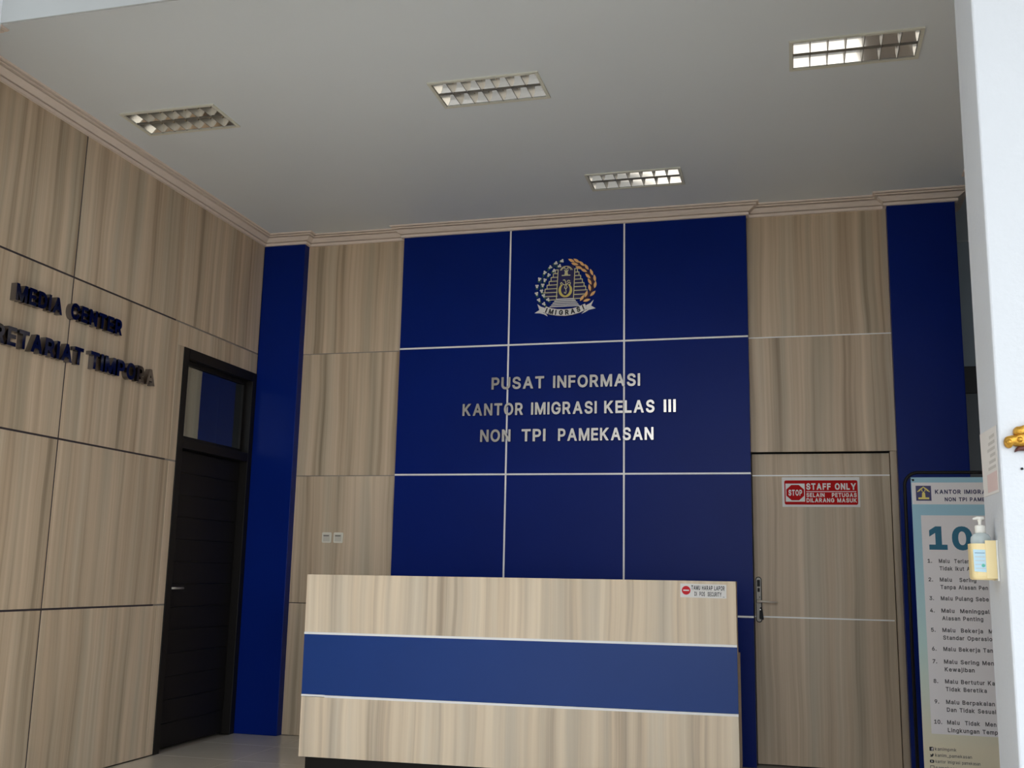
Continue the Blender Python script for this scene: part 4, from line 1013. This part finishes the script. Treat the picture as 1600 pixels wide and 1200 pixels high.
for i in range(5):
    adopt(polys('label_line', frS, [[(0.502, bz + 0.076 - i * 0.011), (0.529, bz + 0.076 - i * 0.011), (0.529, bz + 0.0775 - i * 0.011), (0.502, bz + 0.0775 - i * 0.011)]], 0.0008, 0.0011, M['teal_ink'] if i == 0 else M['faint_ink']), hold)
sb = thing('sanitiser_bottle', 'clear pump bottle of hand sanitiser standing in the cream holder', 'bottle', (0.527, SY, bz + 0.013))
bm = bmesh.new()
lathe(bm, [(0.026, 0.0), (0.0280, 0.004), (0.0280, 0.100), (0.027, 0.110), (0.021, 0.119), (0.013, 0.123), (0.0115, 0.128)], (0.527, SY, bz + 0.013), 28)
adopt(from_bm('bottle_body', bm, M['bottle'], smooth=True), sb)
bm = bmesh.new()
lathe(bm, [(0.0125, 0.128), (0.0145, 0.130), (0.0145, 0.148), (0.013, 0.151), (0.008, 0.152), (0.0045, 0.152)], (0.527, SY, bz + 0.007), 20)
adopt(from_bm('pump_collar', bm, M['pump_white'], smooth=True), sb)
bm = bmesh.new()
lathe(bm, [(0.0045, 0.150), (0.0045, 0.168), (0.0075, 0.176), (0.0085, 0.179), (0.006, 0.182)], (0.527, SY, bz), 16)
tube(bm, [(0.538, SY, bz + 0.1785), (0.520, SY - 0.003, bz + 0.1795), (0.508, SY - 0.005, bz + 0.1765)], [0.006, 0.005, 0.0025], 8)
adopt(from_bm('pump_head', bm, M['pump_white'], smooth=True), sb)

# gilded carving on the front face of the column (only its tip is in view)
gd = thing('gold_carving', 'gilded scroll carving fixed to the front of the white column', 'carving', (0.70, 3.2, 1.66))
frG = plate_frame((0, 3.199, 0))
def smooth_poly(pts, n=5):
    out = []
    L_ = len(pts)
    for i in range(L_):
        p0, p1, p2, p3 = [pts[(i + k - 1) % L_] for k in range(4)]
        for j in range(n):
            t_ = j / n
            out.append(tuple(0.5 * ((2 * p1[k]) + (-p0[k] + p2[k]) * t_ + (2 * p0[k] - 5 * p1[k] + 4 * p2[k] - p3[k]) * t_ ** 2 + (-p0[k] + 3 * p1[k] - 3 * p2[k] + p3[k]) * t_ ** 3) for k in range(2)))
    return out
def puff(name, pts, h, m_):
    """carved relief: outline swelling to a crown"""
    bm = bmesh.new()
    cx = sum(p[0] for p in pts) / len(pts); cy = sum(p[1] for p in pts) / len(pts)
    prev = None; rings_ = []
    for s, c in ((1.0, 0.0), (1.0, 0.5 * h), (0.86, 0.82 * h), (0.55, h)):
        rings_.append([bm.verts.new(frG.p(cx + (p[0] - cx) * s, cy + (p[1] - cy) * s, c)) for p in pts])
    for A, B in zip(rings_, rings_[1:]):
        n = len(A)
        for k in range(n): bm.faces.new((A[k], A[(k + 1) % n], B[(k + 1) % n], B[k]))
    bm.faces.new(rings_[-1]); bm.faces.new(rings_[0][::-1])
    return adopt(from_bm(name, bm, m_, smooth=True), gd)
puff('scroll', smooth_poly([(0.5785, 1.6680), (0.5840, 1.6790), (0.5960, 1.6830), (0.6080, 1.6840), (0.6200, 1.6900), (0.6450, 1.6900), (0.6500, 1.6650), (0.6280, 1.6520), (0.6080, 1.6530), (0.6000, 1.6560), (0.5960, 1.6490), (0.5880, 1.6480), (0.5800, 1.6550)]), 0.020, M['gold'])
puff('scroll', smooth_poly([(0.606, 1.685), (0.6045, 1.698), (0.611, 1.707), (0.622, 1.709), (0.640, 1.712), (0.645, 1.69), (0.625, 1.682)]), 0.022, M['gold'])
puff('leaf_point', smooth_poly([(0.6045, 1.6365), (0.614, 1.652), (0.640, 1.652), (0.640, 1.640), (0.616, 1.640)]), 0.014, M['maroon'])
puff('scroll', smooth_poly([(0.64, 1.712), (0.70, 1.74), (0.78, 1.72), (0.80, 1.67), (0.76, 1.63), (0.70, 1.62), (0.64, 1.64), (0.65, 1.68)]), 0.030, M['gold'])
puff('volute', circle(0.6180, 1.6700, 0.0085, 18), 0.028, M['gold'])
puff('volute', circle(0.5895, 1.6640, 0.0085, 18), 0.025, M['gold'])
sd = thing('wall_stud', 'small black stud on the column front under the gilded carving', 'stud', (0.6215, 3.2, 1.5895))
adopt(polys('stud_head', plate_frame((0.6215, 3.2, 1.5895)), [circle(0, 0, 0.0035, 14)], 0, 0.004, M['black']), sd)

# ------------------------------------------------------------------ prints and marks belong to the part they are printed on
bpy.context.view_layer.update()
def regroup(root, carrier, names):
    """move the named pieces of a thing one level down, under the part that carries them"""
    cs = {c.name.split('.')[0]: c for c in root.children}
    host = cs[carrier]
    for c in list(root.children):
        if c is not host and c.name.split('.')[0] in names:
            w = c.matrix_world.copy()
            c.parent = host
            c.matrix_parent_inverse = host.matrix_world.inverted()
            c.matrix_world = w
regroup(bn, 'banner_sheet', {'header_panel', 'list_panel', 'eyelet', 'logo_field', 'logo_tree', 'printed_text', 'printed_letter', 'printed_icon'})
regroup(sgn, 'sign_plate', {'no_entry_disc', 'white_bar', 'rule_line', 'printed_text'})
regroup(st, 'sign_plate', {'red_field', 'white_square', 'stop_octagon', 'rule_line', 'printed_text', 'printed_letter'})
regroup(em, 'ribbon', {'ribbon_text', 'ribbon_edge'})
regroup(hold, 'holder_label', {'label_mark', 'label_line'})
regroup(pn, 'notice_sheet', {'notice_pink_area', 'printed_line'})
for o in [o for o in COL.objects if o.name.split('.')[0] == 'wall_switch']:
    regroup(o, 'rocker', {'rocker_mark'})
